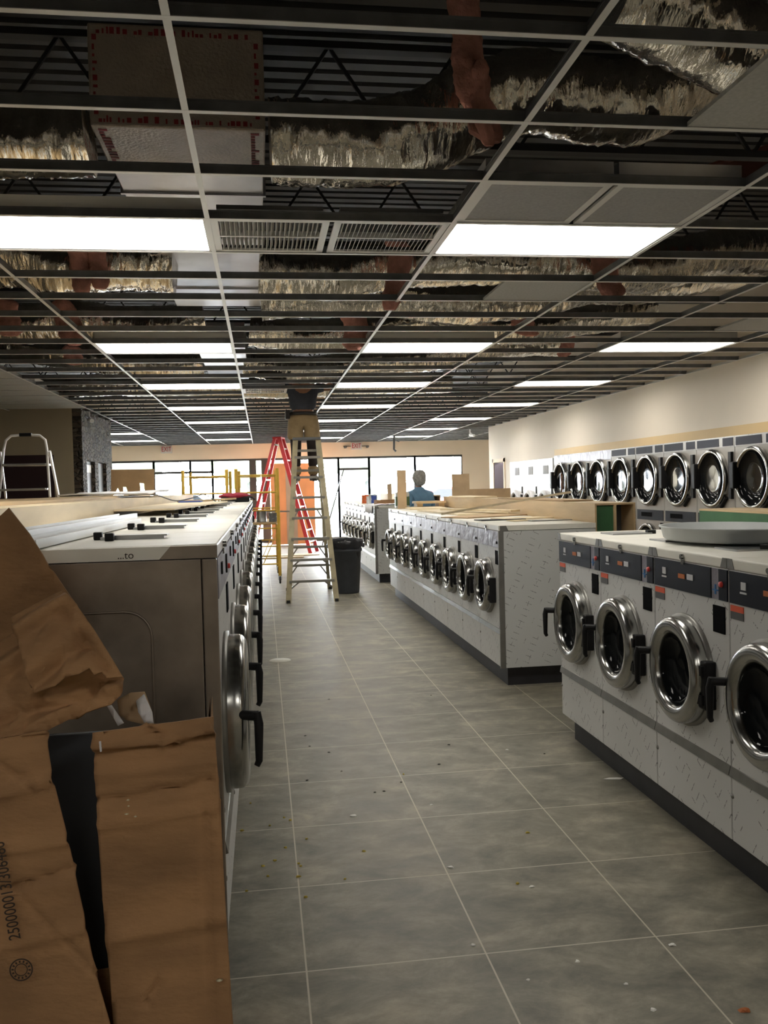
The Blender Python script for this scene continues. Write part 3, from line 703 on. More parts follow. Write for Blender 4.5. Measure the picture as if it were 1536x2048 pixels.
# ------------------------------------------------------------------ dryers along the right wall
def make_dryer(W, style='steel'):
    t = empty('tumble_dryer', label='x', cat='dryer'); D = .78; g = .003; Ht = 2.0
    MB().box((0, -W+g, .05), (D, -g, Ht), bev=.004).build('body', steel_f, t)
    if style == 'steel':
        MB().box((-.004, -W+g, 1.895), (0, -g, 1.998)).build('header', film if W else film, t)
        MB().box((-.008, -.62*W, 1.905), (-.004, -.03, 1.985)).box((-.008, -W+.02, 1.905), (-.004, -.72*W, 1.985)).build('control_panel', mat('slate_panel', (.045, .048, .065), .6, spec=.2), t)
    else:
        MB().box((-.004, -W+g, 1.87), (0, -g, 1.998)).build('control_panel', film_sil, t)
    for (zc, nm) in ((1.585, 'upper'), (.78, 'lower')):
        R = .30; cy = -.47*W
        d = ring((-.004, cy, zc), R, R*.84, .05).build('door', chrome, t)
        MB().lathe([(R*.85, -.04), (R*.8, -.02), (R*.4, -.016), (0, -.015)], (0, cy, zc), 'x', 40).build('door_glass', glass_d, d)
        MB().box((-.09, cy+R*.78, zc-.10), (-.0, cy+R*1.02, zc+.16), bev=.01).build('door_handle', black, d)
        MB().box((-.03, -.965*W, zc-.2), (0, -.90*W, zc+.26)).build('hinge_bar', black, d)
        MB().tube([(-.02, cy-R*.55, zc-R*.95), (-.02, cy-R*.9, zc-R*.62)], .018, 8).build('door_stop', black, d)
    MB().box((-.006, -W+.03, 1.115), (0, -.03, 1.235)).build('lower_control_panel', panelm, t)
    MB().box((-.008, -.58*W, 1.155), (-.006, -.2*W, 1.205)).build('display_window', slotm, t)
    MB().box((-.006, -.96*W, 1.0), (0, -.86*W, 1.09)).build('coin_slot', slotm, t)
    return t
WD = .756
ds, df = make_dryer(WD), make_dryer(WD, 'film')
for k in range(10):
    src = df if k < 3 else ds
    o = src if k in (0, 3) else copy_tree(src)
    place(o, (4.55, 13.23-k*WD, 0), 0, 'stainless stacked dryer with round glass door by the right wall, %s from the left' % ordn[k] if k else 'stainless stacked dryer at the far end, next to the white units', 'stacked dryers along the right wall')
def make_white_stack(W):
    t = empty('stacked_dryer', label='x', cat='dryer'); g = .003
    MB().box((0, -W+g, .05), (.78, -g, 1.97), bev=.004).build('body', pvc, t)
    MB().box((-.006, -.72*W, 1.72), (0, -.42*W, 1.86)).build('vent_grille', perf, t)
    MB().box((-.01, -W+g, 1.535), (0, -g, 1.56)).build('middle_trim', strip, t)
    MB().box((-.005, -.97*W, 1.4), (0, -.9*W, 1.52)).build('coin_slot', slotm, t)
    cy = -.45*W; d = ring((0, cy, 1.2), .26, .19, .05).build('door', mat('white_ring', (.7, .7, .72), .3), t)
    MB().lathe([(.2, -.03), (.15, 0), (0, .01)], (0, cy, 1.2), 'x', 32).build('door_glass', glass_d, d)
    MB().box((-.03, -.96*W, 1.02), (0, -.88*W, 1.38)).build('hinge_bar', black, d)
    return t
ws = make_white_stack(.8)
for k in range(3):
    o = ws if k == 0 else copy_tree(ws)
    place(o, (4.55, 15.7-k*.8, 0), 0, 'white stacked unit with small round door, %s of three beyond the dryers' % ['leftmost', 'middle', 'rightmost'][k], 'white stacked units beyond the dryers')

# ------------------------------------------------------------------ step ladders
def a_ladder(name, loc, rz, Ht, bw, tw, spread, nst, mr, ms, label, cat='ladder', rw=.038):
    """near side (−y) carries treads, far side rails braces"""
    t = empty(name, loc, rz, label, cat)
    for sx in (-1, 1):
        MB().bar((sx*bw/2, -spread/2, 0), (sx*tw/2, -.06, Ht-.03), rw, .075, (1, 0, 0)).build('rail', mr, t)
        MB().bar((sx*bw/2*.94, spread/2, 0), (sx*tw/2*.94, .06, Ht-.03), rw*.75, .05, (1, 0, 0)).build('rear_rail', mr, t)
        MB().bar((sx*(bw/2*.6+tw/2*.4), -spread/2*.62, Ht*.36), (sx*(bw/2*.6+tw/2*.4), spread/2*.62, Ht*.36), .008, .02).build('spreader', ladal, t)
        for s2 in (-1, 1): MB().box((sx*bw/2-.025, s2*spread/2-.035, 0), (sx*bw/2+.025, s2*spread/2+.035, .04)).build('foot', rub, t)
    MB().box((-tw/2-.04, -.11, Ht-.04), (tw/2+.04, .11, Ht), bev=.008).build('top_cap', greypl if mr is yel_l else mr, t)
    for k in range(1, nst+1):
        f = k/(nst+1); z = Ht*f; wx = bw/2*(1-f)+tw/2*f
        MB().box((-wx, -spread/2*(1-f)-.04*f-.04, z-.020), (wx, -spread/2*(1-f)-.04*f+.045, z+.014)).build('step', ladal, t)
        if k in (1, 2, nst-1):
            for sx in (-1, 1): MB().bar((sx*wx*.55, -spread/2*(1-f), z-.01), (sx*wx*1.0, -spread/2*(1-f)-.01, z-.12), .012, .02).build('brace', ladal, t)
    for k in (1, 2, 4, 6, nst):
        f = (k+.35)/(nst+1); z = Ht*f; wx = (bw/2*(1-f)+tw/2*f)*.94
        MB().box((-wx, spread/2*(1-f)-.01, z-.018), (wx, spread/2*(1-f)+.015, z+.018)).build('rear_bar', ladal, t)
        if k in (1, 2, 4):
            for sx in (-1, 1): MB().bar((sx*wx*.6, spread/2*(1-f), z), (sx*wx, spread/2*(1-f)+.01, z-.16), .012, .02).build('rear_brace', ladal, t)
    return t
LX, LY = .67, 12.9
a_ladder('step_ladder', (LX, LY, 0), -.02, 2.33, .67, .33, 1.5, 7, yel_l, yel_l, 'tall worn yellow step ladder with a man standing on it')
a_ladder('step_ladder', (.44, 21.6, 0), PI/2-.25, 2.84, .85, .36, 1.62, 9, red_l, red_l, 'tall red step ladder behind the yellow scaffold', rw=.09)

# white step stool on top of the left bulkhead
t = empty('step_stool', (-2.03, 8.0, 1.57), 0, 'small white step stool standing on the plywood bulkhead at left', 'step stool')
hw = .21
MB().tube([(-hw, -.1, 0), (-hw+.03, -.02, .42), (-hw+.045, 0, .50), (-hw+.09, .005, .54), (0, .005, .548), (hw-.09, .005, .54), (hw-.045, 0, .50), (hw-.03, -.02, .42), (hw, -.1, 0)], .011, 10).build('front_frame', pvc, t)
for sx in (-1, 1): MB().bar((sx*(hw+.015), .16, 0), (sx*(hw-.005), -.03, .40), .015, .03).build('rear_leg', pvc, t)
MB().box((-hw+.03, -.09, .275), (hw-.03, .12, .295), bev=.004).build('step', alu, t)
MB().box((-hw+.02, -.17, .06), (hw-.02, .0, .08), bev=.004).build('step', alu, t)
MB().tube([(-.05, .005, .548), (.05, .005, .548)], .016, 10).build('grip', black, t)

# ------------------------------------------------------------------ people
def skin_obj(name, verts, edges, radii, m, parent, sub=2):
    me = bpy.data.meshes.new(name); me.from_pydata([tuple(v) for v in verts], edges, []); me.update(); me.materials.append(m)
    o = bpy.data.objects.new(name, me); COL.objects.link(o); o.parent = parent
    md = o.modifiers.new('skin', 'SKIN'); md.use_smooth_shade = True
    if not me.skin_vertices: bpy.context.view_layer.update()
    sv = me.skin_vertices[0].data
    for i, r in enumerate(radii): sv[i].radius = (r, r) if isinstance(r, (int, float)) else r; sv[i].use_root = (i == 0)
    s = o.modifiers.new('sub', 'SUBSURF'); s.levels = sub; s.render_levels = sub
    return o
class Skel:
    def __init__(s): s.v = []; s.e = []; s.r = []
    def chain(s, pts, start=None):
        prev = start
        for p, r in pts:
            s.v.append(Vector(p)); s.r.append(r); i = len(s.v)-1
            if prev is not None: s.e.append((prev, i))
            prev = i
        return prev
def arm(sk, root, sh, el, wr, side, k=1.0, hand=True, off=0):
    a = sk.chain([(sh, .055*k), (Vector(sh).lerp(Vector(el), .5), .05*k), (el, .042*k), (Vector(el).lerp(Vector(wr), .4), .04*k), (wr, .027*k)], root)
    if hand:
        d = (Vector(wr)-Vector(el)).normalized(); n = Vector((0, 1, 0)); sdir = d.cross(n).normalized()
        pc = sk.chain([(Vector(wr)+d*.045, .034)], a)
        for q, L in enumerate((.072, .08, .075, .06)):
            o = sdir*((q-1.5)*.021); b = Vector(wr)+d*.085+o
            sk.chain([(b, .010), (b+d*L*.5+n*.008, .009), (b+d*L*.85+n*.03, .008)], pc)
        b = Vector(wr)+d*.03+sdir*(.04*side)
        sk.chain([(b, .012), (b+d*.035+sdir*.02*side, .010), (b+d*.06+sdir*.018*side, .009)], pc)
def head_mesh(c, r, m, parent, face=(0, -1), name='head'):
    mb = MB(); vs = []; n, mm = 24, 16; fx, fy = face
    for i in range(mm+1):
        ph = PI*i/mm
        for k in range(n):
            t = 2*PI*k/n; x, y, z = math.sin(ph)*math.cos(t), math.sin(ph)*math.sin(t), math.cos(ph)
            s = 1-.22*max(0, -z)
            y2 = y*1.15
            if y < -.8 and -.25 < z < .1 and abs(x) < .2: y2 *= 1.16
            vs.append((c[0]+r*x*.82*s, c[1]+r*y2*s*(-fy if fy else 1), c[2]+r*z*1.25))
    fs = [(i*n+k, i*n+(k+1)%n, (i+1)*n+(k+1)%n, (i+1)*n+k) for i in range(mm) for k in range(n)]
    mb.add(vs, fs, True)
    for sx in (-1, 1): mb.lathe([(0, -.012), (.025, -.008), (.03, .0), (.02, .01), (0, .012)], (c[0]+sx*r*.82, c[1], c[2]), 'x', 12)
    return mb.build(name, m, parent)
# man on the ladder: feet on a step on the far side, head and hands above the ceiling grid
pz = 1.70
man = empty('person', (LX-.02, LY+.42, pz), 0, 'man in navy shirt and khaki trousers standing on the yellow ladder, head above the ceiling', 'person')
sk = Skel(); root = sk.chain([((0, 0, .95), .12)])
tp = sk.chain([((0, -.02, 1.1), .13), ((0, -.05, 1.28), .14), ((0, -.05, 1.42), .12), ((0, -.05, 1.5), .055), ((0, -.05, 1.56), .05), ((0, -.06, 1.66), .09)], root)
for s in (-1, 1):
    sk.chain([((s*.09, 0, .88), .085), ((s*.10, -.02, .5), .06), ((s*.105, .0, .28), .052), ((s*.11, .01, .08), .04), ((s*.13, -.09, .035), .035)], root)
    arm(sk, 3, (s*.2, -.05, 1.40), (s*.40, -.10, 1.38), (s*.18, -.16, 1.62), -s, 1)
skin_obj('body', sk.v, sk.e, sk.r, skin, man)
sk = Skel(); root = sk.chain([((0, 0, .98), (.185, .16))]); sk.chain([((0, 0, 1.07), (.175, .15))], root)
for s in (-1, 1): sk.chain([((s*.10, 0, .86), (.112, .12)), ((s*.108, -.01, .70), (.112, .115)), ((s*.112, -.02, .60), (.115, .115))], root)
skin_obj('pants', sk.v, sk.e, sk.r, khaki, man)
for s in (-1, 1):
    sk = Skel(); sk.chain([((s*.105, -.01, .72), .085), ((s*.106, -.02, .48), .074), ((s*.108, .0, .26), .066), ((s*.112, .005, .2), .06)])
    skin_obj('shaded_trouser_leg', sk.v, sk.e, sk.r, mat('shaded_khaki_cloth', (.03, .022, .02), .9), man)  # same khaki trousers, shade on the lower legs put into a dark colour
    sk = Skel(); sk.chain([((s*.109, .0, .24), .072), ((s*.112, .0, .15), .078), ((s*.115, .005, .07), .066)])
    skin_obj('trouser_cuff', sk.v, sk.e, sk.r, khaki, man)
sk = Skel(); root = sk.chain([((0, 0, 1.04), (.18, .15))]); q = sk.chain([((0, -.02, 1.15), (.19, .165)), ((0, -.04, 1.28), (.195, .15)), ((0, -.05, 1.4), (.16, .12)), ((0, -.05, 1.47), .07)], root)
for s in (-1, 1): sk.chain([((s*.19, -.05, 1.39), .075), ((s*.30, -.08, 1.39), .07)], 3)
skin_obj('shirt', sk.v, sk.e, sk.r, navy, man)
MB().lathe([(.172, .985), (.186, .99), (.188, 1.03), (.175, 1.035)], (0, 0, 0), 'z', 28, True).build('belt', leather, man)
MB().box((-.235, -.09, .93), (-.175, .03, 1.07), bev=.012).build('phone_pouch', leather, man)
for s in (-1, 1):
    b = MB().lathe([(0, 0), (.05, .0), (.055, .02), (.05, .07), (.047, .10), (0, .10)], (s*.115, .0, 0), 'z', 20).tube([(s*.115, .02, .035), (s*.125, -.07, .035), (s*.135, -.15, .03), (s*.138, -.175, .028)], [.045, .047, .04, .02], 14)
    b.build('shoe', leather, man)
head_mesh((0, -.07, 1.70), .095, skin, man, name='head')
MB().lathe([(.0, .125), (.05, .12), (.085, .08), (.09, .03), (.085, .0)], (0, -.06, 1.70), 'z', 20).build('hair', hair_d, man)
man.scale = (1.16, 1.1, 1.0)
# grey-haired person in the cross aisle
p2 = empty('person', (2.42, 13.4, 0), PI+.5, 'grey-haired person in a blue shirt standing beyond the middle right row', 'person')
sk = Skel(); root = sk.chain([((0, 0, .97), .12)])
sk.chain([((0, 0, 1.12), .13), ((0, 0, 1.3), .14), ((0, 0, 1.44), .12), ((0, 0, 1.53), .055), ((0, -.01, 1.6), .05), ((0, -.02, 1.68), .08)], root)
for s in (-1, 1):
    sk.chain([((s*.09, 0, .9), .085), ((s*.10, 0, .5), .06), ((s*.105, .01, .28), .05), ((s*.11, .02, .08), .04), ((s*.13, -.09, .035), .035)], root)
    arm(sk, 3, (s*.19, 0, 1.43), (s*.27, .02, 1.15), (s*.22, -.18, 1.0), -s)
skin_obj('body', sk.v, sk.e, sk.r, skin, p2)
sk = Skel(); root = sk.chain([((0, 0, 1.0), (.165, .13))])
for s in (-1, 1): sk.chain([((s*.10, 0, .86), .10), ((s*.105, 0, .5), .08), ((s*.108, .01, .26), .07), ((s*.112, .02, .06), .065)], root)
skin_obj('trousers', sk.v, sk.e, sk.r, jeans, p2)
sk = Skel(); root = sk.chain([((0, 0, 1.0), (.19, .17))]); sk.chain([((0, 0, 1.15), (.19, .17)), ((0, 0, 1.3), (.195, .175)), ((0, 0, 1.43), (.16, .12)), ((0, 0, 1.53), .085), ((0, 0, 1.57), .075)], root)
for s in (-1, 1): sk.chain([((s*.19, 0, 1.43), .09), ((s*.235, .01, 1.28), .075), ((s*.27, .02, 1.17), .06)], 3)
skin_obj('shirt', sk.v, sk.e, sk.r, bluesh, p2)
head_mesh((0, -.02, 1.70), .095, skin, p2)
MB().lathe([(0, .13), (.05, .125), (.092, .085), (.104, .02), (.10, -.04), (.085, -.09), (.05, -.12)], (0, .02, 1.70), 'z', 20).build('hair', hair_g, p2)
for s in (-1, 1):
    MB().lathe([(0, 0), (.05, .0), (.055, .02), (.05, .07), (0, .10)], (s*.112, .02, 0), 'z', 18).tube([(s*.112, .03, .035), (s*.125, -.07, .035), (s*.135, -.16, .028)], [.045, .045, .02], 12).build('shoe', leather, p2)

# ------------------------------------------------------------------ rubbish bin
t = empty('trash_can', (1.22, 13.1, 0), 0, 'grey plastic trash can with black liner beside the yellow ladder', 'trash can')
MB().lathe([(0, .0), (.19, 0), (.195, .02), (.235, .62), (.25, .63), (.25, .66), (.24, .67), (.245, .78), (.262, .785), (.262, .80), (.235, .80), (.20, .1), (0, .08)], (0, 0, 0), 'z', 40).build('bin_body', binm, t)
for s in (-1, 1): MB().box((s*.25, -.05, .68), (s*.285, .05, .74), bev=.008).build('bin_handle', binm, t)
m = MB(); vs = []; n = 60; pr = [(.20, .3), (.232, .6), (.238, .81), (.27, .815), (.275, .74), (.27, .69)]
for (r, h) in pr:
    for k in range(n):
        t_ = 2*PI*k/n; q = noise.noise(Vector((math.cos(t_)*4, math.sin(t_)*4, h*6)))
        vs.append((math.cos(t_)*(r+.012*q), math.sin(t_)*(r+.012*q), h+(.05*q if h < .72 and r > .25 else .008*q)))
m.add(vs, [(i*n+k, i*n+(k+1)%n, (i+1)*n+(k+1)%n, (i+1)*n+k) for i in range(len(pr)-1) for k in range(n)], True).build('bin_liner', bagm, t, fix=False)

# ------------------------------------------------------------------ scaffolds
def scaffold(loc, W, Lg, lb, plat):
    t = empty('rolling_scaffold', loc, 0, lb, 'scaffold')
    for (y, nm) in ((0, 'near'), (Lg, 'far')):
        f = MB()
        for x in (0, W): f.tube([(x, y, .13), (x, y, 1.93)], .028, 10)
        for z in (.33, .63, .93, 1.23, 1.53, 1.82): f.tube([(0, y, z), (W, y, z)], .012, 8)
        f.bar((0, y, .93), (W*.4, y, .33), .015); f.bar((W, y, .93), (W*.6, y, .33), .015)
        f.build('end_frame', yel_s, t)
        for x in (0, W):
            c = MB().lathe([(0, -.016), (.055, -.016), (.062, -.01), (.062, .01), (.055, .016), (0, .016)], (x, y, .062), 'x', 20).build('caster', rub, t)
            MB().box((x-.03, y-.02, .06), (x-.022, y+.02, .15)).box((x+.022, y-.02, .06), (x+.03, y+.02, .15)).box((x-.03, y-.02, .14), (x+.03, y+.02, .155)).build('caster_fork', alu, c)
    for x in (0, W): MB().bar((x, 0, plat-.04), (x, Lg, plat-.04), .03, .06).build('side_rail', yel_s, t)
    MB().box((-.02, .03, plat-.015), (W+.02, Lg-.03, plat+.012)).build('platform', ply, t)
    return t
scaffold((-.42, 14.72, 0), .68, 1.8, 'yellow rolling scaffold with cans on its deck, beside the yellow ladder', 1.02)
scaffold((-1.30, 14.9, 0), .72, 1.6, 'yellow rolling scaffold at the far end of the left row', .8)
def can(loc, r, h, m, lb, nm='paint_can', cat='can', gp='cans and tubs on the scaffold'):
    t = empty(nm, loc, 0, lb, cat, gp)
    MB().lathe([(0, 0), (r, 0), (r, .01), (r*.97, .015), (r*.97, h-.015), (r, h-.01), (r, h), (r*.9, h), (r*.88, h-.01), (0, h-.01)], (0, 0, 0), 'z', 24).build('can_body', m, t)
    MB().tube([(-r, 0, h*.8), (-r*.9, -r*.5, h*.55), (0, -r*1.05, h*.35), (r*.9, -r*.5, h*.55), (r, 0, h*.8)], .003, 6).build('bail', alu, t)
can((-.02, 14.85, 1.036), .085, .19, alu, 'bare metal paint can on the scaffold deck, left one')
can((.17, 14.85, 1.036), .07, .15, greypl, 'smaller dark can on the scaffold deck, next to the metal one')
tag(MB().box((-.30, 14.80, 1.033), (-.14, 14.98, 1.15), bev=.01).tube([(-.22, 14.83, 1.15), (-.22, 14.95, 1.15)], .02, 10).build('tool_case', black), 'small black case on the scaffold deck', 'tool case')

# ------------------------------------------------------------------ things by the shop front
t = empty('door_slab', (.24, 24.5, 0), 0, 'orange board with a tan stripe standing by the shop front', 'board')
MB().box((0, 0, .02), (.42, .05, 2.28)).box((.72, 0, .02), (1.22, .05, 2.28)).build('orange_part', orange_b, t)
MB().box((.42, -.01, .02), (.72, .05, 2.28)).build('tan_stripe', tan_b, t)
tag(MB().bar((1.55, 23.5, .0), (2.2, 23.6, 2.05), .03).build('prop_pole', framed), 'thin black pole leaning between the orange board and the door', 'pole')
tag(MB().box((.0, 20.5, 0), (1.3, 21.0, .02)).box((-.2, 19.9, 0), (.9, 20.1, .03)).build('floor_board', ply), 'plywood offcut lying on the floor under the red ladder', 'board')
def exit_sign(x, heads, lb):
    t = empty('exit_sign', (x, YB-.05, 2.79), 0, lb, 'sign')
    MB().box((-.16, -.03, -.11), (.16, .05, .11), bev=.005).build('sign_face', signw, t)
    text_mesh('EXIT', .2, signr, 'lettering', t, Matrix.Translation((0, -.034, 0)) @ Matrix.Rotation(PI/2, 4, 'X'), .003, sx=.68)
    if heads:
        for s in (-1, 1): MB().lathe([(0, -.0), (.05, 0), (.055, -.02), (.03, -.07), (0, -.07)], (s*.33, 0, .01), 'z', 16).box((s*.33-.02, 0, -.01), (s*.16, .02, .01)).build('lamp_head', greypl, t)
exit_sign(-2.70, False, 'red EXIT sign on the beige bulkhead, left one')
exit_sign(2.82, True, 'red EXIT sign with two lamp heads, right of the man')
def cctv(loc, lb):
    t = empty('security_camera', loc, 0, lb, 'camera', 'small white ceiling cameras')
    MB().tube([(0, 0, 0), (0, 0, -.08), (.03, -.02, -.11)], .018, 10).build('bracket', pvc, t)
    MB().tube([(.0, .02, -.13), (.07, -.12, -.16)], .035, 14).build('camera_housing', pvc, t)
cctv((-2.72, 14.6, H-.01), 'small white security camera on the stone corner')
cctv((5.0, 20.6, H-.01), 'small white security camera near the corner of the right wall')
tag(MB().tube([(3.52, 23.0, H), (3.5, 22.98, 2.55), (3.55, 23, 2.5)], .03, 8).bar((3.4, 23, 2.85), (3.65, 23, 2.75), .02).build('hanging_bracket', greypl), 'grey bracket dangling from the far ceiling', 'bracket')
# low pale boards and cardboard near the far right
tag(MB().box((3.9, 17.6, 0), (6.6, 17.64, 1.48)).build('partition_board', card_l), 'pale beige board standing upright beyond the middle bulkhead', 'board')
tag(MB().box((3.52, 16.0, 0), (3.85, 16.03, 1.78)).build('cardboard_upright', card_l), 'pale narrow cardboard strip standing beyond the person', 'cardboard')

# ------------------------------------------------------------------ clutter on the right rows
def slab(px0, px1, Z, Y0, Y1, th, m, name, lb, cat, rz=0.0, x0=None, x1=None, gp=None):
    pass
def board(cx, cy, z, L, W, th, rz, m, name, lb, cat, gp=None, tilt=0):
    o = MB().box((-L/2, -W/2, 0), (L/2, W/2, th), bev=min(.002, th*.3)).build(name, m, None, (cx, cy, z)); o.rotation_euler = (0, tilt, rz)
    return tag(o, lb, cat, gp)
ZM = 1.266
board(2.25, 9.9, ZM, 1.9, .55, .018, 1.62, ply_l, 'plywood_sheet', 'large plywood sheet lying on the middle right row', 'plywood')
board(2.22, 11.9, ZM, 1.0, .5, .018, 1.5, ply_l, 'plywood_sheet', 'plywood sheet lying on the far end of the middle right row', 'plywood')
board(2.18, 8.45, ZM, .8, .4, .012, .5, card_l, 'cardboard_sheet', 'cardboard piece lying on the middle right row, middle', 'cardboard')
board(2.3, 9.2, ZM+.035, 1.3, .12, .02, 1.95, ply_l, 'wood_strip', 'short wood strip lying across plywood on the middle row', 'wood strip')
board(2.35, 7.75, ZM, .5, .28, .01, .2, ply_l, 'plywood_offcut', 'plywood offcut nearest the stick on the middle right row', 'plywood')
board(2.1, 7.6, ZM, .42, .2, .008, .1, black, 'black_lid', 'thin dark lid lying at the foot of the leaning stick', 'lid')
board(2.42, 7.2, ZM, .36, .16, .008, .05, alu, 'metal_lid', 'grey metal lid on the near end of the middle right row', 'lid')
board(2.25, 7.3, ZM, .30, .16, .008, .1, ply_l, 'plywood_offcut', 'small plywood offcut on the near end of the middle right row', 'plywood')
a, b = at(884, 1028, Y=7.65), at(1141, 984, Y=6.9)
tag(MB().bar(a, b, .03, .018).build('wood_stick', ply_l), 'long thin wood stick leaning over the middle bulkhead', 'stick')
board(2.8, 8.6, 1.4165, .28, 2.2, .012, .0, card_l, 'cardboard_sheet', 'flat cardboard lying along the top of the middle bulkhead', 'cardboard')
board(2.75, 11.3, 1.4165, .3, 1.2, .014, .05, ply_l, 'plywood_sheet', 'plywood strip on the far part of the middle bulkhead', 'plywood')
def jug(loc, m1, m2, lb, k=1.0):
    t = empty('bottle', loc, 0, lb, 'bottle')
    MB().box((-.085*k, -.06*k, 0), (.085*k, .06*k, .2*k), bev=.015*k).lathe([(.07*k, .195*k), (.03*k, .25*k), (.025*k, .28*k), (0, .28*k)], (0, 0, 0), 'z', 16).build('bottle_body', m1, t)
    MB().box((-.087*k, -.062*k, .03*k), (.087*k, .062*k, .15*k), bev=.01*k).build('bottle_label', m2, t)
    MB().lathe([(0, .30*k), (.028*k, .30*k), (.03*k, .27*k), (0, .27*k)], (0, 0, 0), 'z', 14).build('bottle_cap', pvc, t)
p = at(786, 1012, Y=12.9)
# a short trestle shelf between the blocks carries the jug and the brown carton end
jug((1.98, 12.35, ZM+.0), bulkm, mat('green_label', (.05, .10, .04), .5), 'white jug with green label at the far end of the middle right row', 1.15)
q0, q1 = at(796, 1003, Y=12.1), at(812, 940, Y=12.1)
tag(MB().box((q0.x, 12.1, ZM), (q1.x, 12.16, q1.z), bev=.002).build('cardboard_upright', card_l), 'narrow cardboard upright standing beside the green-labelled jug', 'cardboard')
tag(MB().box((2.15, 12.15, 1.33), (2.58, 12.5, 1.36)).box((2.17, 12.18, ZM), (2.25, 12.45, 1.33)).box((2.48, 12.18, ZM), (2.56, 12.45, 1.33)).build('wooden_crate', ply), 'low wooden stand on the far end of the middle row, in front of the person', 'stand')
p = at(775, 1000, Y=15)
for (px, Yy, r, h, m_, lb) in ((702, 16.6, .07, .16, mat('orange_tub', (.6, .12, .03), .5), 'orange tub on the far right row'), (714, 16.0, .05, .14, foam, 'white cup on the far right row beside the orange tub'), (731, 15.4, .08, .18, bulkm, 'pale plastic jar on the far right row'), (742, 15.3, .05, .16, blue_t, 'blue can on the far right row')):
    x = at(px, 1000, Y=Yy).x
    x = max(x, 1.95)
    can((x, Yy, ZM), r, h, m_, lb, 'tub', 'tub', 'tubs on the far right row')
board(2.15, 14.75, ZM, .5, .22, .09, .1, card, 'cardboard_carton', 'brown carton lying on the near end of the far right row', 'carton')
tag(MB().box((2.1, 14.6, ZM+.092), (2.17, 14.65, ZM+.36)).build('cardboard_upright', card_l), 'small cardboard upright on the brown carton', 'cardboard')
mm = MB(); vs = []; n = 20
for i in range(n+1):
    for j in range(n+1):
        u, v = i/n, j/n; x = 1.84+u*.5; y = 14.35+v*1.0; z = ZM+.016+.03*abs(noise.noise(Vector((u*6, v*8, 1))))
        if u < .12: z -= (.12-u)*1.2; x = 1.795
        vs.append((x, y, z))
mm.add(vs, [(i*(n+1)+j, (i+1)*(n+1)+j, (i+1)*(n+1)+j+1, i*(n+1)+j+1) for i in range(n) for j in range(n)], True)
o = mm.build('plastic_sheet', foam, fix=False); o.modifiers.new('s', 'SOLIDIFY').thickness = .003; tag(o, 'crumpled white sheet draped over the near end of the far right row', 'plastic sheet')

# on the near right row
ZN = 1.281
t = empty('drip_pan', (2.25, 3.98, ZN), 0, 'wide round grey plastic pan lying on the near right row', 'pan')
MB().lathe([(0, .0), (.36, 0), (.375, .01), (.39, .06), (.40, .062), (.40, .068), (.385, .068), (.365, .016), (0, .008)], (0, 0, .016), 'z', 56, sx=.78).build('pan_body', pan, t)
MB().tube([(-.02, .40, .03), (.0, .46, .075), (.05, .46, .07), (.06, .4, .04)], .006, 8).build('pan_handle', alu, t)
board(2.15, 3.1, ZN, .3, .2, .05, .1, card_l, 'cardboard_carton', 'low beige carton at the right edge on the near right row', 'carton')
tag(MB().tube([(2.1, 3.47, ZN+.018), (2.16, 3.42, ZN+.02), (2.18, 3.36, ZN+.018)], .012, 8).build('latch_clip', black), 'small black clip lying below the grey pan', 'clip')

# ------------------------------------------------------------------ clutter on the left row
ZL = 1.431
def channel(p, q, w, h, lb, twist=0.0):
    o = MB(); p, q = Vector(p), Vector(q); d = (q-p).normalized(); a = d.cross(Vector((0, 0, 1))).normalized(); u = a.cross(d)
    prof = [(-w/2, 0), (w/2, 0), (w/2, h), (w/2-.02, h), (w/2-.02, h-.004), (w/2-.004, h-.004), (w/2-.004, .004), (-w/2+.004, .004), (-w/2+.004, h), (-w/2, h)]
    vs = [c+a*x+u*z for c in (p, q) for x, z in prof]; n = len(prof)
    o.add(vs, [tuple(range(n)), tuple(range(n, 2*n))]+[(i, (i+1)%n, n+(i+1)%n, n+i) for i in range(n)])
    return tag(o.build('plastic_channel', pvc), lb, 'channel', 'white plastic channels on the left row')
channel((-.84, 2.70, ZL+.003), (-.74, 5.0, ZL+.003), .10, .045, 'white plastic channel lying along the left row, upper one')
channel((-.72, 2.74, ZL+.003), (-.66, 4.6, ZL+.003), .09, .028, 'white plastic channel lying along the left row, lower one')
board(-.93, 3.9, ZL, .10, 2.0, .004, .0, foam, 'plastic_strip', 'flat white plastic strip against the plywood bulkhead', 'strip')
o = board(-.72, 7.6, ZL+.036, .5, 3.0, .012, -.08, ply_l, 'plywood_sheet', 'long thin plywood sheet lying on the left row', 'plywood')
mm = MB(); n = 24; vs = []
for i in range(n+1):
    for j in range(9):
        u, v = i/n, j/8; vs.append((-1.75+v*.75, 7.9+u*1.9, 1.575+.025*noise.noise(Vector((u*3, v*2, 4)))+.03*u*v))
mm.add(vs, [(i*9+j, (i+1)*9+j, (i+1)*9+j+1, i*9+j+1) for i in range(n) for j in range(8)], True)
o = mm.build('foam_sheet', foam, fix=False); o.modifiers.new('s', 'SOLIDIFY').thickness = .012; tag(o, 'bent white foam sheet lying on the left bulkhead', 'foam sheet')
# brown cardboard with cut-outs standing on the left bulkhead
def cut(px, py): p = at(px, py, Y=11.2); return (p.x, p.z)
poly = [cut(*q) for q in ((222, 992), (222, 939), (308, 938), (309, 990), (290, 990), (288, 967), (279, 966), (282, 992), (258, 992), (252, 974), (246, 974), (248, 992), (240, 992), (236, 975), (229, 993))]
tag(MB().prism([(x, max(z, 1.56)) for x, z in poly], 'y', 11.2, 11.215).build('cardboard_sheet', card_l), 'brown cardboard with cut-out notches standing before the shop front', 'cardboard')
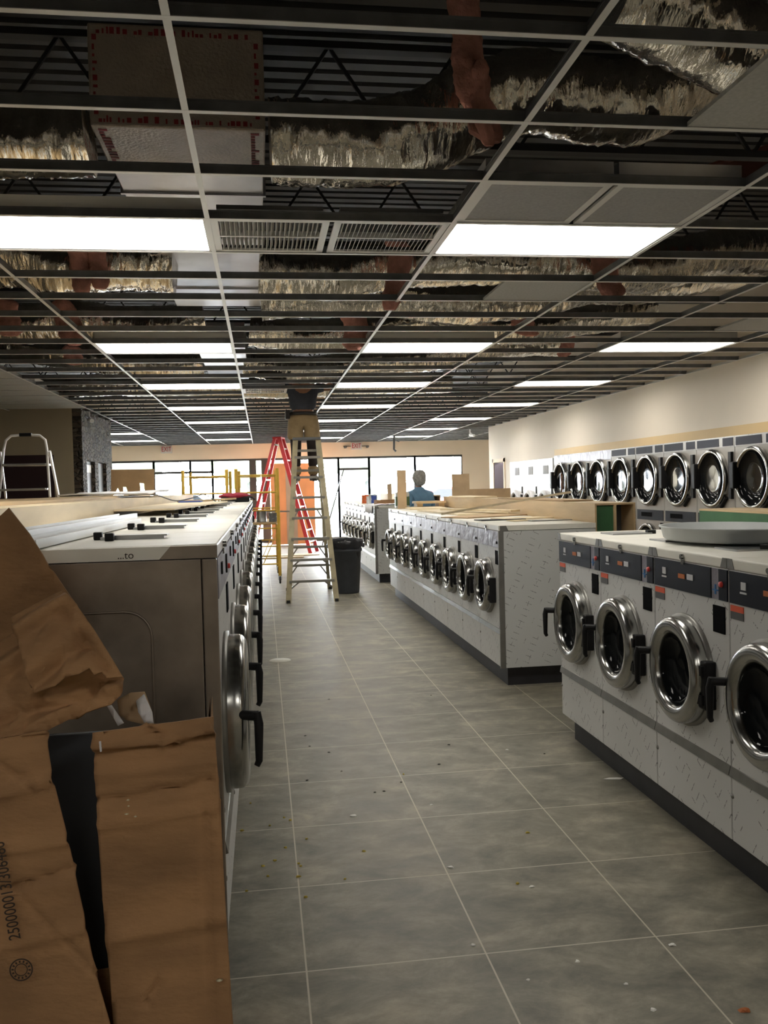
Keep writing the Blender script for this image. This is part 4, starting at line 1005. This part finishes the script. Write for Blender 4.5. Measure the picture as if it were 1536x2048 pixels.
# tools, cloth and bag
mm = MB()
for (a, b) in (((-.75, 9.2), (-.35, 9.9)), ((-.9, 9.6), (-.4, 9.5)), ((-.7, 10.1), (-.3, 10.2))): mm.bar((*a, ZL+.05), (*b, ZL+.06), .05, .02)
tag(mm.build('wood_scraps', ply), 'loose wood scraps lying past the plywood sheet on the left row', 'wood scraps')
c0 = at(382, 1007, Y=9.0)
tag(MB().box((c0.x-.11, 8.8, ZL+.034), (c0.x+.11, 9.15, ZL+.06), bev=.01).build('blue_pouch', blue_t), 'flat blue pouch lying on the left row', 'pouch')
tag(MB().tube(interp([(-1.2, 8.2, 1.57), (-1.0, 8.4, 1.565), (-.85, 8.8, 1.50), (-.7, 9.0, 1.52), (-.6, 9.3, 1.55), (-.5, 9.5, 1.48)], 8), .006, 8).build('cable', greypl), 'thin loose cable looping over the edge of the left bulkhead', 'cable')
t = empty('tool_bag', (-.35, 11.5, ZL), 0, 'red and black cloth tool bag near the far end of the left row', 'bag')
mm = MB(); vs = []; n, k2 = 24, 12
for i in range(k2+1):
    ph = PI*i/k2
    for k in range(n):
        a = 2*PI*k/n; x, y, z = math.sin(ph)*math.cos(a), math.sin(ph)*math.sin(a), math.cos(ph); q = 1+.18*noise.noise(Vector((x*2, y*2, z*3)))
        vs.append((.21*x*q, .22*y*q, max(.035, .075+.045*z*q)))
mm.add(vs, [(i*n+k, i*n+(k+1)%n, (i+1)*n+(k+1)%n, (i+1)*n+k) for i in range(k2) for k in range(n)], True).build('bag_cloth', red_c, t)
MB().box((-.17, -.2, 0), (.19, .2, .07), bev=.02).build('bag_base', black, t)
MB().tube([(.16, -.1, .07), (.22, -.14, .06), (.25, -.16, .03)], .012, 8).build('bag_strap', black, t)

# ------------------------------------------------------------------ floor things
tag(MB().lathe([(0, .004), (.095, .004), (.1, 0)], (.121, 8.128, .001), 'z', 32).build('floor_drain_cover', mat('drain_cover', (.52, .50, .43), .5)), 'round pale cover plate in the floor of the aisle', 'cover plate')
mdeb = {'y': mat('yellow_debris', (.50, .38, .06), .8), 'w': mat('white_debris', (.75, .74, .70), .7), 'd': mat('dark_debris', (.03, .026, .022), .8), 'o': mat('orange_leaf', (.40, .12, .03), .7)}
def crumb(px, py, s, k, flat, lb, gp):
    p = at(px, py, Z=0); m = MB(); n = 7; vs = [(0, 0, flat)]
    for i in range(n): a = 2*PI*i/n; r = s*random.uniform(.55, 1.2); vs.append((r*math.cos(a), r*math.sin(a)*.8, 0))
    for i in range(n): a = 2*PI*i/n; r = s*random.uniform(.4, .8); vs.append((r*math.cos(a), r*math.sin(a)*.8, flat*.8))
    m.add(vs, [(1+i, 1+(i+1)%n, 8+(i+1)%n, 8+i) for i in range(n)]+[(0, 8+i, 8+(i+1)%n) for i in range(n)])
    return tag(m.build({'y': 'foam_crumb', 'w': 'paper_scrap', 'd': 'dirt_lump', 'o': 'dry_leaf'}[k], mdeb[k], None, (p.x, p.y, .001)), lb, {'y': 'crumb', 'w': 'scrap', 'd': 'dirt', 'o': 'leaf'}[k], gp)
yc = [(501,1607),(568,1636),(580,1641),(540,1652),(484,1662),(613,1679),(571,1696),(550,1722),(526,1733),(597,1728),(601,1733),(536,1753),(597,1754),(690,1759),(493,1783),(611,1795),(728,1703),(807,1549)]
for (x, y) in yc: crumb(x, y, random.uniform(.006, .011), 'y', .006, 'tiny yellow foam crumb on the floor close to the left row', 'yellow crumbs by the left row')
crumb(1055, 1666, .012, 'y', .006, 'lone yellow crumb on the second tile column, mid floor', None)
crumb(1035, 1768, .009, 'y', .007, 'yellow crumb right beside a white scrap on the floor', None)
for (x, y, s, lb) in ((706,1632,.02,'oval white scrap on the floor in the middle of the aisle'), (1064,1774,.013,'white scrap right beside a yellow crumb'), (946,1891,.013,'white scrap near the centre tile joint in the foreground'), (1155,1923,.010,'small white scrap, farthest of the foreground group'), (1056,1961,.009,'small white scrap, leftmost of the foreground group'), (1253,1969,.009,'small white scrap in the foreground, middle of the group'), (1306,2020,.012,'white scrap near the bottom edge of the picture'), (901,1735,.016,'pale plaster smear on a tile joint'), (1345,1890,.014,'pale plaster crumb at the right tile joint'), (1014,1500,.010,'small pale speck farther up the aisle'), (863,1610,.008,'tiny white speck in mid aisle')): crumb(x, y, s, 'w', .004, lb, None)
p = at(1228, 1558, Z=0); tag(MB().prism([(-.06, 0), (-.01, -.012), (.03, -.02), (.055, .0), (.02, .012), (-.02, .016)], 'z', .001, .004).build('paper_scrap', mdeb['w'], None, (p.x, p.y, 0)), 'torn white paper scrap beside the near right base', 'scrap')
for (x, y) in ((614,1561),(610,1472),(619,1493),(658,1399),(862,1391),(750,1585),(768,1583),(658,1505),(683,1543),(878,1529),(898,1490),(802,1565),(1089,1508)): crumb(x, y, random.uniform(.006, .013), 'd', .004, 'small dark dirt lump on the grey floor tiles', 'dark dirt lumps on the aisle floor')
crumb(1489, 2022, .02, 'o', .008, 'orange brown leaf in the bottom right corner', None)

# ------------------------------------------------------------------ torn cardboard box in the left foreground
def sheet(poly_px, plane_pt, plane_n, name, m, parent, amp=.006, th=.005, seed=0, creases=(), step=.035):
    n_ = Vector(plane_n).normalized(); P0 = Vector(plane_pt)
    def on(px, py):
        d = F_+R_*((px-768)/FPX)+U_*((1024-py)/FPX); return EYE+d*((P0-EYE).dot(n_)/d.dot(n_))
    V = [on(*q) for q in poly_px]
    ua = Vector((1, 0, 0)); ua = (ua-n_*ua.dot(n_)).normalized(); va = n_.cross(ua)
    if va.z < 0: va = -va
    bm = bmesh.new(); bvs = [bm.verts.new(((v-P0).dot(ua), (v-P0).dot(va), 0)) for v in V]; bm.faces.new(bvs)
    for ax in (0, 1):
        lo = min(v.co[ax] for v in bm.verts); hi = max(v.co[ax] for v in bm.verts); c = lo+step
        while c < hi:
            no = Vector((1, 0, 0)) if ax == 0 else Vector((0, 1, 0)); co = no*c
            bmesh.ops.bisect_plane(bm, geom=bm.verts[:]+bm.edges[:]+bm.faces[:], plane_co=co, plane_no=no); c += step
    cr = []
    for (a, b, h, wd) in creases:
        A, B = on(*a), on(*b); cr.append((Vector(((A-P0).dot(ua), (A-P0).dot(va))), Vector(((B-P0).dot(ua), (B-P0).dot(va))), h, wd))
    out = []
    for v in bm.verts:
        u, w = v.co.x, v.co.y; z = amp*noise.noise(Vector((u*4+seed, w*4, seed)))+amp*.5*noise.noise(Vector((u*11+seed, w*9, seed*2)))
        for (A, B, h, wd) in cr:
            q = Vector((u, w)); AB = B-A; t = max(0, min(1, (q-A).dot(AB)/AB.length_squared)); dd = (q-(A+AB*t)).length
            z += 2.0*h*max(0, 1-dd/wd)
        v.co = P0+ua*u+va*w-n_*z*(1 if n_.y > 0 else -1)
    bmesh.ops.triangulate(bm, faces=bm.faces[:])
    me = bpy.data.meshes.new(name); bm.to_mesh(me); bm.free(); me.materials.append(m)
    for p in me.polygons: p.use_smooth = True
    o = bpy.data.objects.new(name, me); COL.objects.link(o); o.parent = parent
    s = o.modifiers.new('s', 'SOLIDIFY'); s.thickness = th; s.offset = 0
    return o
cb = empty('cardboard_box', (0, 0, 0), 0, 'large torn brown cardboard box filling the left foreground', 'cardboard box')
sheet([(185,1466),(300,1450),(350,1444),(427,1433),(432,1500),(440,1600),(447,1740),(466,2048),(478,2330),(260,2330),(228,2048),(205,1800),(192,1600)], (0, 2.05, 1), (0, 1, -.03), 'front_panel', card, cb, .012, .006, 3,
      [((185,1488),(330,1480),.016,.016), ((330,1480),(427,1452),.020,.016), ((185,1510),(427,1470),-.010,.012), ((190,1605),(300,1588),-.012,.009), ((300,1588),(425,1563),-.014,.010), ((195,1650),(430,1612),.008,.014), ((290,1452),(350,1492),-.014,.010), ((412,1620),(425,2040),-.007,.009), ((205,1880),(450,1830),.008,.03), ((290,2010),(318,1960),-.010,.010), ((190,1550),(430,1520),.007,.014)], .013)
sheet([(-200,1520),(0,1480),(92,1462),(105,1560),(150,1740),(190,1930),(222,2048),(280,2330),(-200,2330)], (0, 1.98, 1), (.04, 1, -.02), 'front_flap', card, cb, .012, .006, 8,
      [((-20,1592),(110,1555),.012,.016), ((0,1525),(60,1570),-.008,.008), ((30,1780),(190,1940),-.006,.008), ((-20,1790),(150,1735),-.012,.010), ((0,1484),(95,1472),-.014,.012), ((0,1700),(140,1680),.009,.014), ((-20,1900),(180,1850),.006,.02)], .013)
sheet([(-200,1400),(0,1288),(128,1190),(148,1203),(185,1262),(220,1315),(247,1357),(246,1382),(222,1408),(150,1432),(92,1464),(0,1482),(-200,1520)], (0, 2.06, 1.08), (0, 1, -.55), 'top_flap', card, cb, .02, .006, 5,
      [((0,1345),(130,1262),.02,.03), ((130,1262),(235,1330),.012,.03), ((60,1370),(200,1300),.025,.05), ((0,1440),(200,1380),-.016,.02), ((20,1460),(150,1290),.012,.012), ((100,1400),(240,1375),.02,.016), ((60,1460),(180,1400),.014,.012), ((150,1430),(200,1370),-.014,.014)], .012)
sheet([(22,1235),(125,1183),(150,1205),(190,1262),(232,1330),(247,1356),(215,1358),(205,1345),(190,1352),(180,1338),(160,1350),(130,1356),(110,1372),(62,1380),(52,1360),(45,1320)], (0, 1.965, 1.08), (0, 1, -.5), 'torn_layer', card, cb, .022, .005, 11,
      [((35,1260),(140,1200),.015,.02), ((60,1370),(160,1290),-.02,.03), ((130,1225),(215,1340),-.014,.012), ((70,1300),(110,1250),.012,.012), ((150,1240),(130,1340),.012,.015)], .011)
sheet([(-200,1190),(0,1032),(18,1015),(60,1068),(100,1130),(135,1185),(150,1205),(120,1225),(0,1292),(-200,1400)], (0, 2.55, 1.35), (0, 1, .25), 'back_flap', card, cb, .010, .006, 21,
      [((0,1200),(100,1130),.006,.03)], .03)
sheet([(195,1940),(228,1935),(262,2330),(240,2330)], (0, 2.12, .5), (0, 1, 0), 'inner_panel', card, cb, .004, .006, 4)
MB().add([(-.140, 2.07, 0), (-.165, 2.66, 0), (-.165, 2.66, .98), (-.140, 2.07, 1.02)], [(0, 1, 2, 3)]).add([(-.146, 2.07, 0), (-.171, 2.66, 0), (-.171, 2.66, .98), (-.146, 2.07, 1.02)], [(3, 2, 1, 0)]).build('side_panel', card, cb, fix=False)
sheet([(235,1400),(262,1385),(290,1383),(303,1420),(306,1446),(285,1448),(255,1440),(240,1430)], (0, 2.2, 1.0), (0, 1, -.2), 'torn_edge', card_l, cb, .02, .004, 31, (), .015)
sheet([(272,1402),(288,1388),(304,1425),(307,1447),(288,1446),(276,1425)], (0, 2.16, 1.0), (0, 1, -.1), 'plastic_wrap', foam, cb, .02, .003, 33, (), .012)
tag(sheet([(210,1405),(222,1408),(248,1446),(236,1452)], (0, 2.17, 1), (0, 1, -.1), 'plastic_wrap', foam, cb, .008, .002, 35, (), .02))
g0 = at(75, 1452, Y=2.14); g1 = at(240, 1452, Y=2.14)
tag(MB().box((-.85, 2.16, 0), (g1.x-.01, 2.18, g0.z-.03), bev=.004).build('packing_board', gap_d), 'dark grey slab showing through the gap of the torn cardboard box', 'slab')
# box print: rotated number and round stamp on the left flap
pn, q = Vector((.04, 1, -.02)).normalized(), Vector((0, 1.98, 1))
def onflap(px, py, off=.02):
    d = F_+R_*((px-768)/FPX)+U_*((1024-py)/FPX); c = EYE+d*((q-EYE).dot(pn)/d.dot(pn)); return c-pn*off
A, B = onflap(37, 1868), onflap(4, 1680); dx = (B-A).normalized(); zz = -pn; yy = zz.cross(dx).normalized()
M = Matrix(((dx.x, yy.x, zz.x, (A.x+B.x)/2), (dx.y, yy.y, zz.y, (A.y+B.y)/2), (dx.z, yy.z, zz.z, (A.z+B.z)/2), (0, 0, 0, 1)))
text_mesh('250000013/306486', .036, ink, 'printed_number', cb, M, .0006, sx=.78)
c = onflap(48, 1930); m = MB(); Mz = Matrix(((dx.x, yy.x, zz.x, c.x), (dx.y, yy.y, zz.y, c.y), (dx.z, yy.z, zz.z, c.z), (0, 0, 0, 1)))
def ringf(r0, r1, n=32):
    vs = [(r*math.cos(2*PI*k/n), r*math.sin(2*PI*k/n), 0) for r in (r0, r1) for k in range(n)]
    return vs, [(k, (k+1)%n, n+(k+1)%n, n+k) for k in range(n)]
for a, b in ((.022, .025), (.012, .014)): vs, fs = ringf(a, b); m.add([Mz @ Vector(v) for v in vs], fs)
for k in range(14):
    a = 2*PI*k/14; m.add([Mz @ Vector((r*math.cos(a+e), r*math.sin(a+e), 0)) for r, e in ((.0155, -.1), (.0155, .1), (.0205, .1), (.0205, -.1))], [(0, 1, 2, 3)])
m.build('round_stamp', ink, cb)
# staple and paint specks
m = MB()
for (x, y) in ((201, 1483),): a = at(x-1, y, Y=2.02); b = at(x+1, y+20, Y=2.02); m.bar(a, b, .004)
m.build('staple', white_p, cb)
m = MB()
for (x, y, s) in ((256, 1600, .004), (257, 1612, .003), (253, 1628, .005), (271, 1633, .004), (439, 1960, .008)): a = at(x, y, Y=2.015); m.lathe([(0, -.002), (s, 0), (0, .002)], tuple(a), 'z', 8)
m.build('paint_drip', mat('dried_drip', (.6, .55, .38), .6), cb)
bpy.context.view_layer.update()
